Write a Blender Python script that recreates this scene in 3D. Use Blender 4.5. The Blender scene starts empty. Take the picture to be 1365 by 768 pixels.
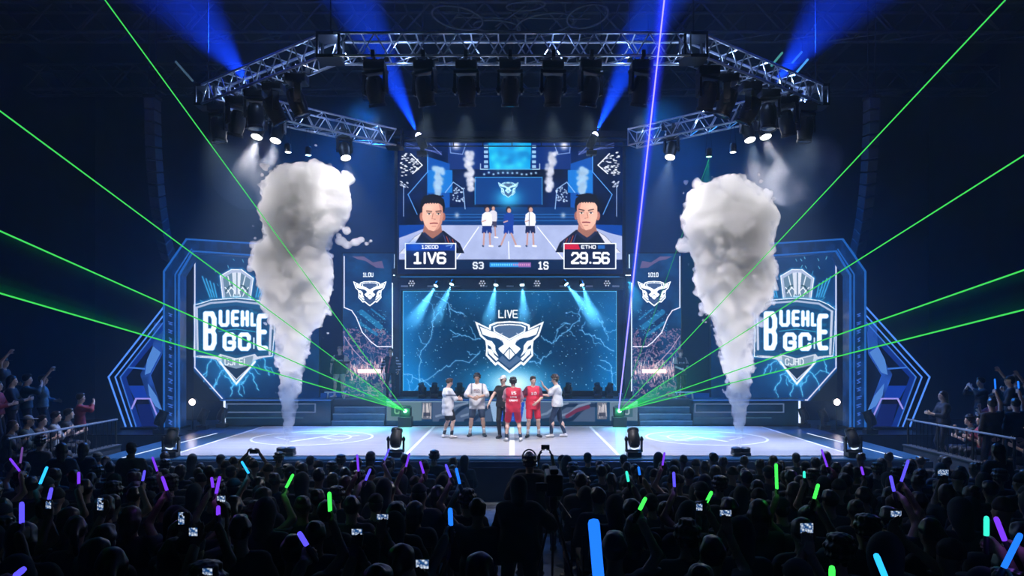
import bpy, bmesh, math, random
import numpy as np
from mathutils import Vector, Matrix, Euler

# ------------------------------------------------------------------ frame
PI = math.pi
F = 1000.0          # focal length in pixels of the 1365 x 768 frame
CX, HY = 682.5, 465.0   # image column of the axis, row of the horizon
EYE = 3.5
SC = bpy.context.scene
COL = SC.collection

def P(px, py, d):
    return Vector(((px - CX) * d / F, d, EYE - (py - HY) * d / F))

def R(deg):
    return math.radians(deg)

def srgb(r, g, b):
    out = []
    for c in (r, g, b):
        c = c / 255.0
        out.append(c / 12.92 if c <= 0.04045 else ((c + 0.055) / 1.055) ** 2.4)
    return tuple(out)

# ------------------------------------------------------------------ materials
def new_mat(name):
    m = bpy.data.materials.new(name)
    m.use_nodes = True
    nt = m.node_tree
    nt.nodes.clear()
    out = nt.nodes.new('ShaderNodeOutputMaterial')
    return m, nt, out

def pbr(name, col, rough=0.6, metal=0.0, var=0.15, scale=6.0, bump=0.0, coat=0.0, spec=0.5):
    m, nt, out = new_mat(name)
    b = nt.nodes.new('ShaderNodeBsdfPrincipled')
    b.inputs['Roughness'].default_value = rough
    b.inputs['Metallic'].default_value = metal
    b.inputs['Coat Weight'].default_value = coat
    b.inputs['Specular IOR Level'].default_value = spec
    tc = nt.nodes.new('ShaderNodeTexCoord')
    nz = nt.nodes.new('ShaderNodeTexNoise')
    nz.inputs['Scale'].default_value = scale
    nz.inputs['Detail'].default_value = 4
    nt.links.new(tc.outputs['Object'], nz.inputs['Vector'])
    rp = nt.nodes.new('ShaderNodeValToRGB')
    lo = tuple(max(0, c * (1 - var)) for c in col)
    hi = tuple(min(1, c * (1 + var)) for c in col)
    rp.color_ramp.elements[0].position = 0.3
    rp.color_ramp.elements[1].position = 0.7
    rp.color_ramp.elements[0].color = (*lo, 1)
    rp.color_ramp.elements[1].color = (*hi, 1)
    nt.links.new(nz.outputs['Fac'], rp.inputs[0])
    nt.links.new(rp.outputs[0], b.inputs['Base Color'])
    if bump:
        bp = nt.nodes.new('ShaderNodeBump')
        bp.inputs['Strength'].default_value = bump
        bp.inputs['Distance'].default_value = 0.02
        nt.links.new(nz.outputs['Fac'], bp.inputs['Height'])
        nt.links.new(bp.outputs[0], b.inputs['Normal'])
    nt.links.new(b.outputs[0], out.inputs[0])
    return m

def glow(name, col, s, sample=False):
    m, nt, out = new_mat(name)
    e = nt.nodes.new('ShaderNodeEmission')
    e.inputs[0].default_value = (*col, 1)
    e.inputs[1].default_value = s
    nt.links.new(e.outputs[0], out.inputs[0])
    if not sample:
        m.cycles.emission_sampling = 'NONE'
    return m

def led_pattern(name, col, s, scale=(30, 30, 6), base=(0.01, 0.02, 0.05)):
    """backlit facing with a procedural broken pattern of brighter marks"""
    m, nt, out = new_mat(name)
    b = nt.nodes.new('ShaderNodeBsdfPrincipled')
    b.inputs['Base Color'].default_value = (*base, 1)
    b.inputs['Roughness'].default_value = 0.35
    tc = nt.nodes.new('ShaderNodeTexCoord')
    mp = nt.nodes.new('ShaderNodeMapping')
    mp.inputs['Scale'].default_value = scale
    vo = nt.nodes.new('ShaderNodeTexVoronoi')
    vo.distance = 'CHEBYCHEV'
    vo.inputs['Scale'].default_value = 1.0
    nt.links.new(tc.outputs['Object'], mp.inputs[0])
    nt.links.new(mp.outputs[0], vo.inputs['Vector'])
    rp = nt.nodes.new('ShaderNodeValToRGB')
    rp.color_ramp.elements[0].color = (*[c * 0.35 for c in col], 1)
    rp.color_ramp.elements[1].color = (*col, 1)
    rp.color_ramp.elements[0].position = 0.35
    rp.color_ramp.elements[1].position = 0.75
    nt.links.new(vo.outputs['Distance'], rp.inputs[0])
    nt.links.new(rp.outputs[0], b.inputs['Emission Color'])
    b.inputs['Emission Strength'].default_value = s
    nt.links.new(b.outputs[0], out.inputs[0])
    m.cycles.emission_sampling = 'NONE'
    return m

def vol_mat(name, dens, col=(1, 1, 1), g=0.3, noise=None):
    m, nt, out = new_mat(name)
    v = nt.nodes.new('ShaderNodeVolumeScatter')
    v.inputs['Density'].default_value = dens
    v.inputs['Anisotropy'].default_value = g
    v.inputs['Color'].default_value = (*col, 1)
    if noise:
        tc = nt.nodes.new('ShaderNodeTexCoord')
        nz = nt.nodes.new('ShaderNodeTexNoise')
        nz.inputs['Scale'].default_value = noise[0]
        nz.inputs['Detail'].default_value = 3
        mr = nt.nodes.new('ShaderNodeMapRange')
        mr.inputs['From Min'].default_value = noise[1]
        mr.inputs['From Max'].default_value = noise[2]
        mr.inputs['To Min'].default_value = noise[3] * dens
        mr.inputs['To Max'].default_value = dens
        nt.links.new(tc.outputs['Object'], nz.inputs['Vector'])
        nt.links.new(nz.outputs['Fac'], mr.inputs['Value'])
        nt.links.new(mr.outputs[0], v.inputs['Density'])
    nt.links.new(v.outputs[0], out.inputs['Volume'])
    return m

# ------------------------------------------------------------------ objects
def tag(o, label=None, cat=None, group=None, kind=None):
    if label: o['label'] = label
    if cat: o['category'] = cat
    if group: o['group'] = group
    if kind: o['kind'] = kind
    return o

def empty(name, loc=(0, 0, 0), rz=0.0, label=None, cat=None, group=None, parent=None):
    o = bpy.data.objects.new(name, None)
    o.empty_display_size = 0.1
    COL.objects.link(o)
    o.location = loc
    o.rotation_euler = (0, 0, rz)
    if parent: o.parent = parent
    return tag(o, label, cat, group)

def copy_tree(o, parent=None):
    c = o.copy()
    COL.objects.link(c)
    c.parent = parent
    for ch in list(o.children):
        copy_tree(ch, c)
    return c

def mesh_arrays(name, verts, faces, mat, parent=None, smooth=True, link=True):
    """verts (N,3) array, faces (M,4) or (M,3) array"""
    verts = np.asarray(verts, dtype=np.float32)
    faces = np.asarray(faces, dtype=np.int32)
    me = bpy.data.meshes.new(name)
    n, k = faces.shape
    me.vertices.add(len(verts)); me.vertices.foreach_set('co', verts.ravel())
    me.loops.add(n * k); me.loops.foreach_set('vertex_index', faces.ravel())
    me.polygons.add(n)
    me.polygons.foreach_set('loop_start', np.arange(0, n * k, k, dtype=np.int32))
    me.polygons.foreach_set('loop_total', np.full(n, k, dtype=np.int32))
    me.polygons.foreach_set('use_smooth', np.full(n, smooth, dtype=bool))
    me.update(calc_edges=True)
    if mat: me.materials.append(mat)
    o = bpy.data.objects.new(name, me)
    COL.objects.link(o)
    if parent: o.parent = parent
    return o

class MB:
    def __init__(self):
        self.v = []; self.f = []
    def add(self, vs, fs):
        n = len(self.v)
        self.v += [tuple(v) for v in vs]
        self.f += [tuple(i + n for i in f) for f in fs]
        return self
    def box(self, a, b):
        x0, y0, z0 = a; x1, y1, z1 = b
        return self.add([(x0, y0, z0), (x1, y0, z0), (x1, y1, z0), (x0, y1, z0), (x0, y0, z1), (x1, y0, z1), (x1, y1, z1), (x0, y1, z1)],
                        [(0, 3, 2, 1), (4, 5, 6, 7), (0, 1, 5, 4), (1, 2, 6, 5), (2, 3, 7, 6), (3, 0, 4, 7)])
    def cbox(self, a, b, c=0.02):
        """box with chamfered vertical and horizontal edges"""
        bm = bmesh.new()
        bmesh.ops.create_cube(bm, size=1)
        for v in bm.verts:
            v.co = Vector([(a[i] + b[i]) / 2 + v.co[i] * (b[i] - a[i]) for i in range(3)])
        bmesh.ops.bevel(bm, geom=list(bm.edges), offset=c, segments=2, affect='EDGES', profile=0.6)
        self._bm(bm)
        return self
    def _bm(self, bm):
        bm.verts.index_update()
        self.add([v.co.copy() for v in bm.verts], [[v.index for v in f.verts] for f in bm.faces])
        bm.free()
    def tube(self, p0, p1, r0, r1=None, n=8, cap=True):
        p0 = Vector(p0); p1 = Vector(p1)
        if r1 is None: r1 = r0
        d = (p1 - p0)
        if d.length < 1e-6: return self
        d.normalize()
        u = d.orthogonal().normalized(); w = d.cross(u)
        vs = []
        for p, r in ((p0, r0), (p1, r1)):
            for i in range(n):
                a = 2 * PI * i / n
                vs.append(p + (u * math.cos(a) + w * math.sin(a)) * r)
        fs = [(i, (i + 1) % n, n + (i + 1) % n, n + i) for i in range(n)]
        if cap:
            fs += [tuple(range(n - 1, -1, -1)), tuple(range(n, 2 * n))]
        return self.add(vs, fs)
    def poly_tube(self, pts, r, n=6):
        for a, b in zip(pts[:-1], pts[1:]):
            self.tube(a, b, r, r, n)
        return self
    def lathe(self, prof, n=20, mtx=None):
        """prof: list of (radius, z); axis z, transformed by mtx"""
        vs = []; fs = []
        for r, z in prof:
            for i in range(n):
                a = 2 * PI * i / n
                v = Vector((r * math.cos(a), r * math.sin(a), z))
                vs.append(mtx @ v if mtx else v)
        m = len(prof)
        for j in range(m - 1):
            for i in range(n):
                fs.append((j * n + i, j * n + (i + 1) % n, (j + 1) * n + (i + 1) % n, (j + 1) * n + i))
        fs.append(tuple(range(n - 1, -1, -1)))
        fs.append(tuple((m - 1) * n + i for i in range(n)))
        return self.add(vs, fs)
    def prism(self, poly, y0, y1, f=None):
        """poly in (x,z); extruded from y0 to y1"""
        n = len(poly)
        vs = [Vector((x, y0, z)) for x, z in poly] + [Vector((x, y1, z)) for x, z in poly]
        if f: vs = [f(v) for v in vs]
        fs = [tuple(range(n)), tuple(range(2 * n - 1, n - 1, -1))]
        fs += [(i, n + i, n + (i + 1) % n, (i + 1) % n) for i in range(n)]
        return self.add(vs, fs)
    def ribbon(self, pts, w, y0, y1, closed=False):
        """mitred strip along an (x,z) polyline, thickness y0..y1"""
        n = len(pts)
        P2 = [Vector(p) for p in pts]
        L = []; Rr = []
        for i in range(n):
            a = P2[i - 1] if (i > 0 or closed) else None
            b = P2[(i + 1) % n] if (i < n - 1 or closed) else None
            d1 = (P2[i] - a).normalized() if a is not None else None
            d2 = (b - P2[i]).normalized() if b is not None else None
            if d1 is None: d1 = d2
            if d2 is None: d2 = d1
            n1 = Vector((-d1.y, d1.x)); n2 = Vector((-d2.y, d2.x))
            m = (n1 + n2)
            m = m.normalized() if m.length > 1e-6 else n1
            k = min(2.5, 1.0 / max(0.3, m.dot(n1)))
            L.append(P2[i] + m * (w / 2 * k)); Rr.append(P2[i] - m * (w / 2 * k))
        vs = []
        for i in range(n):
            for y in (y0, y1):
                vs.append((L[i].x, y, L[i].y)); vs.append((Rr[i].x, y, Rr[i].y))
        fs = []
        segs = range(n if closed else n - 1)
        for i in segs:
            a = 4 * i; b = 4 * ((i + 1) % n)
            fs += [(a, a + 1, b + 1, b), (a + 2, b + 2, b + 3, a + 3), (a, b, b + 2, a + 2), (a + 1, a + 3, b + 3, b + 1)]
        if not closed:
            e = 4 * (n - 1)
            fs += [(0, 2, 3, 1), (e, e + 1, e + 3, e + 2)]
        return self.add(vs, fs)
    def ball(self, c, r, n=12, sz=1.0):
        prof = []
        m = n // 2
        for j in range(m + 1):
            a = -PI / 2 + PI * j / m
            prof.append((max(1e-4, r * math.cos(a)), r * math.sin(a) * sz))
        return self.lathe(prof, n, Matrix.Translation(Vector(c)))
    def build(self, name, mat, parent=None, smooth=False):
        me = bpy.data.meshes.new(name)
        me.from_pydata(self.v, [], self.f)
        bm = bmesh.new(); bm.from_mesh(me)
        bmesh.ops.recalc_face_normals(bm, faces=bm.faces)
        bm.to_mesh(me); bm.free()
        me.update()
        if smooth:
            me.polygons.foreach_set('use_smooth', [True] * len(me.polygons))
            try:
                me.set_sharp_from_angle(angle=R(40))
            except Exception:
                pass
        if mat: me.materials.append(mat)
        o = bpy.data.objects.new(name, me)
        COL.objects.link(o)
        if parent: o.parent = parent
        return o

# ------------------------------------------------------------------ signed distance bodies
def rc(a, b, r1, r2=None, k=0.03):
    return ('rc', np.array(a, float), np.array(b, float), r1, r1 if r2 is None else r2, k)

def el(c, r, rot=None, k=0.03):
    return ('el', np.array(c, float), np.array(r, float), None if rot is None else np.array(rot, float), k)

def sdf_mesh(prims, h, cuts=(), noise=None, pad=0.04):
    lo = np.full(3, 1e9); hi = np.full(3, -1e9)
    for p in prims:
        if p[0] == 'rc':
            for q, r in ((p[1], p[3]), (p[2], p[4])):
                lo = np.minimum(lo, q - r); hi = np.maximum(hi, q + r)
        else:
            r = p[2].max() if p[3] is not None else p[2]
            lo = np.minimum(lo, p[1] - r); hi = np.maximum(hi, p[1] + r)
    lo -= pad + h; hi += pad + h
    n = np.ceil((hi - lo) / h).astype(int) + 1
    V = np.full(n, 0.5, dtype=np.float32)
    ax = [lo[i] + h * np.arange(n[i]) for i in range(3)]
    for p in prims:
        if p[0] == 'rc':
            a, b, r1, r2, k = p[1:]
            m = max(k, pad * 0.9) + max(r1, r2)
            l = np.minimum(a, b) - m; u = np.maximum(a, b) + m
        else:
            c, r, rot, k = p[1:]
            m = max(k, pad * 0.9)
            rr = r.max() if rot is not None else r
            l = c - rr - m; u = c + rr + m
        i0 = np.maximum(0, np.floor((l - lo) / h).astype(int)); i1 = np.minimum(n, np.ceil((u - lo) / h).astype(int) + 1)
        if (i1 <= i0).any(): continue
        X = ax[0][i0[0]:i1[0]][:, None, None]; Y = ax[1][i0[1]:i1[1]][None, :, None]; Z = ax[2][i0[2]:i1[2]][None, None, :]
        if p[0] == 'rc':
            ba = b - a; L = max(1e-9, float(ba @ ba))
            t = np.clip(((X - a[0]) * ba[0] + (Y - a[1]) * ba[1] + (Z - a[2]) * ba[2]) / L, 0, 1)
            D = np.sqrt((X - a[0] - t * ba[0]) ** 2 + (Y - a[1] - t * ba[1]) ** 2 + (Z - a[2] - t * ba[2]) ** 2) - (r1 + (r2 - r1) * t)
        else:
            dx, dy, dz = X - c[0], Y - c[1], Z - c[2]
            if rot is not None:
                q = [rot[0][i] * dx + rot[1][i] * dy + rot[2][i] * dz for i in range(3)]
            else:
                q = [dx, dy, dz]
            k0 = np.sqrt((q[0] / r[0]) ** 2 + (q[1] / r[1]) ** 2 + (q[2] / r[2]) ** 2)
            k1 = np.sqrt((q[0] / r[0] ** 2) ** 2 + (q[1] / r[1] ** 2) ** 2 + (q[2] / r[2] ** 2) ** 2)
            D = k0 * (k0 - 1.0) / np.maximum(k1, 1e-6)
        S = V[i0[0]:i1[0], i0[1]:i1[1], i0[2]:i1[2]]
        hh = np.clip(0.5 + 0.5 * (S - D) / k, 0, 1)
        V[i0[0]:i1[0], i0[1]:i1[1], i0[2]:i1[2]] = S * (1 - hh) + D * hh - k * hh * (1 - hh)
    X = ax[0][:, None, None]; Y = ax[1][None, :, None]; Z = ax[2][None, None, :]
    if noise: V = V + noise(X, Y, Z)
    for c in cuts:
        V = np.maximum(V, c(X, Y, Z))
    V = np.asarray(V, dtype=np.float64)
    V[0] = V[-1] = 0.5; V[:, 0] = V[:, -1] = 0.5; V[:, :, 0] = V[:, :, -1] = 0.5
    V = np.where(V == 0, 1e-7, V)
    ins = V < 0
    cnt = np.zeros(tuple(n - 1), dtype=np.int8)
    C8 = [(i, j, k) for i in (0, 1) for j in (0, 1) for k in (0, 1)]
    def sl(o): return tuple(slice(o[i], n[i] - 1 + o[i]) for i in range(3))
    for c in C8: cnt += ins[sl(c)]
    mask = (cnt > 0) & (cnt < 8)
    ijk = np.argwhere(mask)
    idx = np.full(mask.shape, -1, dtype=np.int64); idx[mask] = np.arange(len(ijk))
    pos = np.zeros((len(ijk), 3)); w = np.zeros(len(ijk))
    for c in C8:
        for a in range(3):
            if c[a] == 1: continue
            e = list(c); e[a] = 1
            v0 = V[ijk[:, 0] + c[0], ijk[:, 1] + c[1], ijk[:, 2] + c[2]]
            v1 = V[ijk[:, 0] + e[0], ijk[:, 1] + e[1], ijk[:, 2] + e[2]]
            cr = (v0 < 0) != (v1 < 0)
            t = np.where(cr, v0 / np.where(cr, v0 - v1, 1), 0)
            q = np.array(c, float)[None, :].repeat(len(ijk), 0); q[:, a] += t
            pos += q * cr[:, None]; w += cr
    verts = lo + (ijk + pos / w[:, None]) * h
    quads = []
    for a in range(3):
        b, c = [(1, 2), (2, 0), (0, 1)][a]
        s0 = [slice(1, n[i] - 1) for i in range(3)]; s0[a] = slice(0, n[a] - 1)
        s1 = list(s0); s1[a] = slice(1, n[a])
        i0_, i1_ = ins[tuple(s0)], ins[tuple(s1)]
        for flip in (False, True):
            cr = (i0_ & ~i1_) if not flip else (~i0_ & i1_)
            E_ = np.argwhere(cr)
            if len(E_) == 0: continue
            off = np.ones(3, int); off[a] = 0
            E_ = E_ + off
            def g(db, dc):
                q = E_.copy(); q[:, b] += db; q[:, c] += dc
                return idx[q[:, 0], q[:, 1], q[:, 2]]
            q4 = np.stack([g(-1, -1), g(0, -1), g(0, 0), g(-1, 0)], 1)
            if flip: q4 = q4[:, ::-1]
            quads.append(q4)
    return verts, np.concatenate(quads)

# ------------------------------------------------------------------ LED wall painter (colours of each LED pixel)
FONT = {
 'A': [[(0,1),(0,.25),(.25,0),(.75,0),(1,.25),(1,1)],[(0,.6),(1,.6)]],
 'B': [[(0,0),(.75,0),(1,.15),(1,.38),(.8,.5),(1,.62),(1,.85),(.75,1),(0,1),(0,0)],[(0,.5),(.8,.5)]],
 'C': [[(1,.3),(1,.15),(.8,0),(.2,0),(0,.15),(0,.85),(.2,1),(.8,1),(1,.85),(1,.7)]],
 'D': [[(0,0),(.7,0),(1,.25),(1,.75),(.7,1),(0,1),(0,0)]],
 'E': [[(1,0),(.15,0),(0,.12),(0,.88),(.15,1),(1,1)],[(0,.5),(.85,.5)]],
 'F': [[(1,0),(0,0),(0,1)],[(0,.5),(.8,.5)]],
 'G': [[(1,.28),(1,.15),(.8,0),(.2,0),(0,.15),(0,.85),(.2,1),(.8,1),(1,.85),(1,.55),(.55,.55)]],
 'H': [[(0,0),(0,1)],[(1,0),(1,1)],[(0,.5),(1,.5)]],
 'I': [[(.5,0),(.5,1)]],
 'J': [[(1,0),(1,.85),(.8,1),(.2,1),(0,.8)]],
 'L': [[(0,0),(0,1),(1,1)]],
 'M': [[(0,1),(0,0),(.5,.5),(1,0),(1,1)]],
 'N': [[(0,1),(0,0),(1,1),(1,0)]],
 'O': [[(.2,0),(.8,0),(1,.15),(1,.85),(.8,1),(.2,1),(0,.85),(0,.15),(.2,0)]],
 'R': [[(0,1),(0,0),(.8,0),(1,.15),(1,.4),(.8,.55),(0,.55)],[(.5,.55),(1,1)]],
 'S': [[(1,.2),(.8,0),(.2,0),(0,.2),(0,.35),(.2,.5),(.8,.5),(1,.65),(1,.8),(.8,1),(.2,1),(0,.8)]],
 'T': [[(0,0),(1,0)],[(.5,0),(.5,1)]],
 'U': [[(0,0),(0,.85),(.2,1),(.8,1),(1,.85),(1,0)]],
 'V': [[(0,0),(.5,1),(1,0)]],
 '0': [[(.2,0),(.8,0),(1,.15),(1,.85),(.8,1),(.2,1),(0,.85),(0,.15),(.2,0)]],
 '1': [[(.15,.15),(.5,0),(.5,1)],[(.1,1),(.9,1)]],
 '2': [[(0,.2),(.2,0),(.8,0),(1,.2),(1,.4),(0,.9),(0,1),(1,1)]],
 '3': [[(0,.1),(.2,0),(.8,0),(1,.2),(1,.4),(.8,.5),(.4,.5)],[(.8,.5),(1,.6),(1,.8),(.8,1),(.2,1),(0,.9)]],
 '5': [[(1,0),(0,0),(0,.45),(.8,.45),(1,.6),(1,.85),(.8,1),(0,1)]],
 '6': [[(1,.12),(.8,0),(.2,0),(0,.15),(0,.85),(.2,1),(.8,1),(1,.85),(1,.6),(.8,.48),(0,.48)]],
 '9': [[(0,.88),(.2,1),(.8,1),(1,.85),(1,.15),(.8,0),(.2,0),(0,.15),(0,.4),(.2,.52),(1,.52)]],
 '.': [[(.45,.97),(.55,.97)]],
}

class Canvas:
    """x0,y0,x1,y1 in drawing units (photo pixels), s = LED pixels per unit"""
    def __init__(self, x0, y0, x1, y1, s, bg):
        self.x0, self.y0, self.x1, self.y1, self.s = x0, y0, x1, y1, s
        self.w = int(round((x1 - x0) * s)); self.h = int(round((y1 - y0) * s))
        self.a = np.zeros((self.h, self.w, 3)) + np.array(bg, float)
        self.X = x0 + (np.arange(self.w) + 0.5) / s
        self.Y = y0 + (np.arange(self.h) + 0.5) / s
    def _bb(self, xa, ya, xb, yb):
        i0 = max(0, int((xa - self.x0) * self.s) - 1); i1 = min(self.w, int((xb - self.x0) * self.s) + 2)
        j0 = max(0, int((ya - self.y0) * self.s) - 1); j1 = min(self.h, int((yb - self.y0) * self.s) + 2)
        return i0, i1, j0, j1
    def _mix(self, bb, cov, col):
        i0, i1, j0, j1 = bb
        S = self.a[j0:j1, i0:i1]
        S += (np.array(col, float) - S) * cov[..., None]
    def poly(self, pts, col, al=1.0):
        xs = [p[0] for p in pts]; ys = [p[1] for p in pts]
        bb = self._bb(min(xs), min(ys), max(xs), max(ys)); i0, i1, j0, j1 = bb
        if i1 <= i0 or j1 <= j0: return
        cov = np.zeros((j1 - j0, i1 - i0))
        for ox in (-.25, .25):
            for oy in (-.25, .25):
                X = (self.X[i0:i1] + ox / self.s)[None, :]; Y = (self.Y[j0:j1] + oy / self.s)[:, None]
                ins = np.zeros((j1 - j0, i1 - i0), bool)
                for (xa, ya), (xb, yb) in zip(pts, pts[1:] + pts[:1]):
                    if ya == yb: continue
                    c = ((ya > Y) != (yb > Y)) & (X < (xb - xa) * (Y - ya) / (yb - ya) + xa)
                    ins ^= c
                cov += ins * 0.25
        self._mix(bb, cov * al, col)
    def line(self, pts, w, col, al=1.0, g=0.0, ga=0.4, gc=None):
        for (xa, ya), (xb, yb) in zip(pts[:-1], pts[1:]):
            m = w + 3 * g
            bb = self._bb(min(xa, xb) - m, min(ya, yb) - m, max(xa, xb) + m, max(ya, yb) + m); i0, i1, j0, j1 = bb
            if i1 <= i0 or j1 <= j0: continue
            X = self.X[i0:i1][None, :]; Y = self.Y[j0:j1][:, None]
            dx, dy = xb - xa, yb - ya; L = max(1e-9, dx * dx + dy * dy)
            t = np.clip(((X - xa) * dx + (Y - ya) * dy) / L, 0, 1)
            D = np.hypot(X - xa - t * dx, Y - ya - t * dy)
            if g:
                self._mix(bb, np.exp(-(D / g) ** 2) * ga, gc or col)
            self._mix(bb, np.clip((w / 2 - D) * self.s + .5, 0, 1) * al, col)
    def blob(self, cx, cy, rx, ry, col, al=1.0, soft=True, pw=2.0):
        m = 2.6 if soft else 1.05
        bb = self._bb(cx - rx * m, cy - ry * m, cx + rx * m, cy + ry * m); i0, i1, j0, j1 = bb
        if i1 <= i0 or j1 <= j0: return
        D = np.sqrt(((self.X[i0:i1][None, :] - cx) / rx) ** 2 + ((self.Y[j0:j1][:, None] - cy) / ry) ** 2)
        cov = np.exp(-D ** pw) if soft else np.clip((1 - D) * min(rx, ry) * self.s + .5, 0, 1)
        self._mix(bb, cov * al, col)
    def noise(self, cell, seed, oct=4):
        rng = np.random.RandomState(seed)
        out = np.zeros((self.h, self.w)); amp = 1.0; tot = 0
        for o in range(oct):
            c = max(1.5, cell * self.s / 2 ** o)
            gh, gw = int(self.h / c) + 3, int(self.w / c) + 3
            G = rng.rand(gh, gw)
            y = np.arange(self.h) / c; x = np.arange(self.w) / c
            yi = y.astype(int); xi = x.astype(int)
            fy = (y - yi); fx = (x - xi); fy = fy * fy * (3 - 2 * fy); fx = fx * fx * (3 - 2 * fx)
            A = G[yi][:, xi] * (1 - fx) + G[yi][:, xi + 1] * fx
            B = G[yi + 1][:, xi] * (1 - fx) + G[yi + 1][:, xi + 1] * fx
            out += (A * (1 - fy[:, None]) + B * fy[:, None]) * amp
            tot += amp; amp *= .55
        return out / tot
    def addmap(self, mp, col, al=1.0):
        self.a += (np.array(col, float) - self.a) * np.clip(mp, 0, 1)[..., None] * al
    def text(self, s, x, y, cw, ch, gap, th, col, al=1.0, g=0, ga=.4, gc=None, shear=0):
        for c in s:
            wd = cw * (.35 if c in '.I' else 1)
            for st in FONT.get(c, []):
                pts = [(x + (u if c not in '.I' else .5) * wd + shear * (1 - v) * ch, y + v * ch) for u, v in st]
                self.line(pts, th, col, al, g, ga, gc)
            x += wd + gap
        return x

def led_wall(name, cv, place, gain, parent):
    """a fine grid of LED pixels; place(u,v) -> 3D point, u right 0..1, v down 0..1"""
    w, h = cv.w, cv.h
    p00 = np.array(place(0, 0)); p10 = np.array(place(1, 0)); p01 = np.array(place(0, 1))
    u = np.linspace(0, 1, w); v = np.linspace(0, 1, h)
    VV, UU = np.meshgrid(v, u, indexing='ij')
    verts = p00 + UU[..., None] * (p10 - p00) + VV[..., None] * (p01 - p00)
    verts = verts.reshape(-1, 3)
    i = np.arange(h - 1)[:, None] * w + np.arange(w - 1)[None, :]
    i = i.ravel()
    quads = np.stack([i, i + w, i + w + 1, i + 1], 1)
    o = mesh_arrays(name, verts, quads, None, parent, smooth=False)
    c = np.clip(cv.a / 255.0, 0, 1.3)
    lin = np.where(c <= 0.04045, c / 12.92, ((c + 0.055) / 1.055) ** 2.4)
    rgba = np.ones((w * h, 4), dtype=np.float32); rgba[:, :3] = lin.reshape(-1, 3)
    at = o.data.color_attributes.new('led', 'FLOAT_COLOR', 'POINT')
    at.data.foreach_set('color', rgba.ravel())
    m, nt, out = new_mat(name + '_leds')
    a = nt.nodes.new('ShaderNodeVertexColor'); a.layer_name = 'led'
    e = nt.nodes.new('ShaderNodeEmission'); e.inputs[1].default_value = gain
    nt.links.new(a.outputs[0], e.inputs[0]); nt.links.new(e.outputs[0], out.inputs[0])
    m.cycles.emission_sampling = 'NONE'
    o.data.materials.append(m)
    return o
# ------------------------------------------------------------------ materials used all over
M = {}
M['black'] = pbr('black_plastic', (0.012, 0.013, 0.016), 0.42, 0, .3, 14)
M['blackmetal'] = pbr('black_metal', (0.03, 0.032, 0.038), 0.38, 0.6, .3, 10)
M['alu'] = pbr('aluminium', (0.62, 0.65, 0.7), 0.32, 0.9, .12, 12)
M['dark'] = pbr('dark_panel', (0.012, 0.022, 0.045), 0.5, 0, .3, 3)
M['deck'] = pbr('blue_apron', (0.02, 0.09, 0.2), 0.3, 0, .25, 4)
M['concrete'] = pbr('arena_floor', (0.16, 0.18, 0.22), 0.75, 0, .25, 5, .2)
M['wall'] = pbr('arena_wall', (0.012, 0.018, 0.032), 0.9, 0, .3, 1.2)
M['steel'] = pbr('roof_steel', (0.05, 0.06, 0.08), 0.6, 0.4, .2, 3)
M['white'] = pbr('white_paint', (0.85, 0.87, 0.9), 0.4, 0, .04, 8)
M['whiteled'] = glow('white_led_strip', srgb(205, 225, 255), 1.5)
M['bluewhite'] = glow('pale_blue_led_strip', srgb(60, 120, 225), 0.9)
M['blueled'] = glow('blue_led_strip', srgb(38, 110, 210), 0.75)
M['brightblue'] = glow('bright_blue_led', srgb(80, 140, 250), 1.15)
M['cyanled'] = glow('cyan_led_strip', srgb(90, 190, 235), 1.3)
M['lens'] = glow('white_lamp_lens', (1.0, 0.98, 1.0), 14.0)
M['lensblue'] = glow('blue_lamp_lens', (0.45, 0.8, 1.0), 9.0)
M['lensgreen'] = glow('green_lamp_lens', (0.4, 1.0, 0.6), 4.0)
M['glass'] = pbr('dark_lens_glass', (0.02, 0.025, 0.04), 0.08, 0, .1, 5, coat=1)

# ------------------------------------------------------------------ arena shell
def structure(name, mb, mat):
    o = mb.build(name, mat)
    o['kind'] = 'structure'
    return o
structure('floor', MB().box((-20, -2, -0.3), (20, 36, 0)), M['concrete'])
structure('ceiling', MB().box((-20, -2, 16.0), (20, 36, 16.3)), M['wall'])
structure('wall_back', MB().box((-20, 36, -0.3), (20, 36.3, 16.3)), M['wall'])
structure('wall_left', MB().box((-20.3, -2, -0.3), (-20, 36.3, 16.3)), M['wall'])
structure('wall_right', MB().box((20, -2, -0.3), (20.3, 36.3, 16.3)), M['wall'])

# raked seating floor: one broad step per row of seats
ROWS = [15.5 - .85 * k for k in range(14)]
def rake(d):
    return max(0.0, (14.4 - d) * .097)
def row_z(d):
    k = min(range(len(ROWS)), key=lambda i: abs(ROWS[i] - d))
    return rake(ROWS[k])
m = MB()
for k, d in enumerate(ROWS):
    z = rake(d)
    if z > .01: m.box((-9.75, d - .425, -.01), (9.75, d + .425, z))
z = rake(ROWS[-1]); m.box((-9.75, -2, -.01), (9.75, ROWS[-1] - .425, z))
structure('floor', m, M['concrete'])

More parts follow.
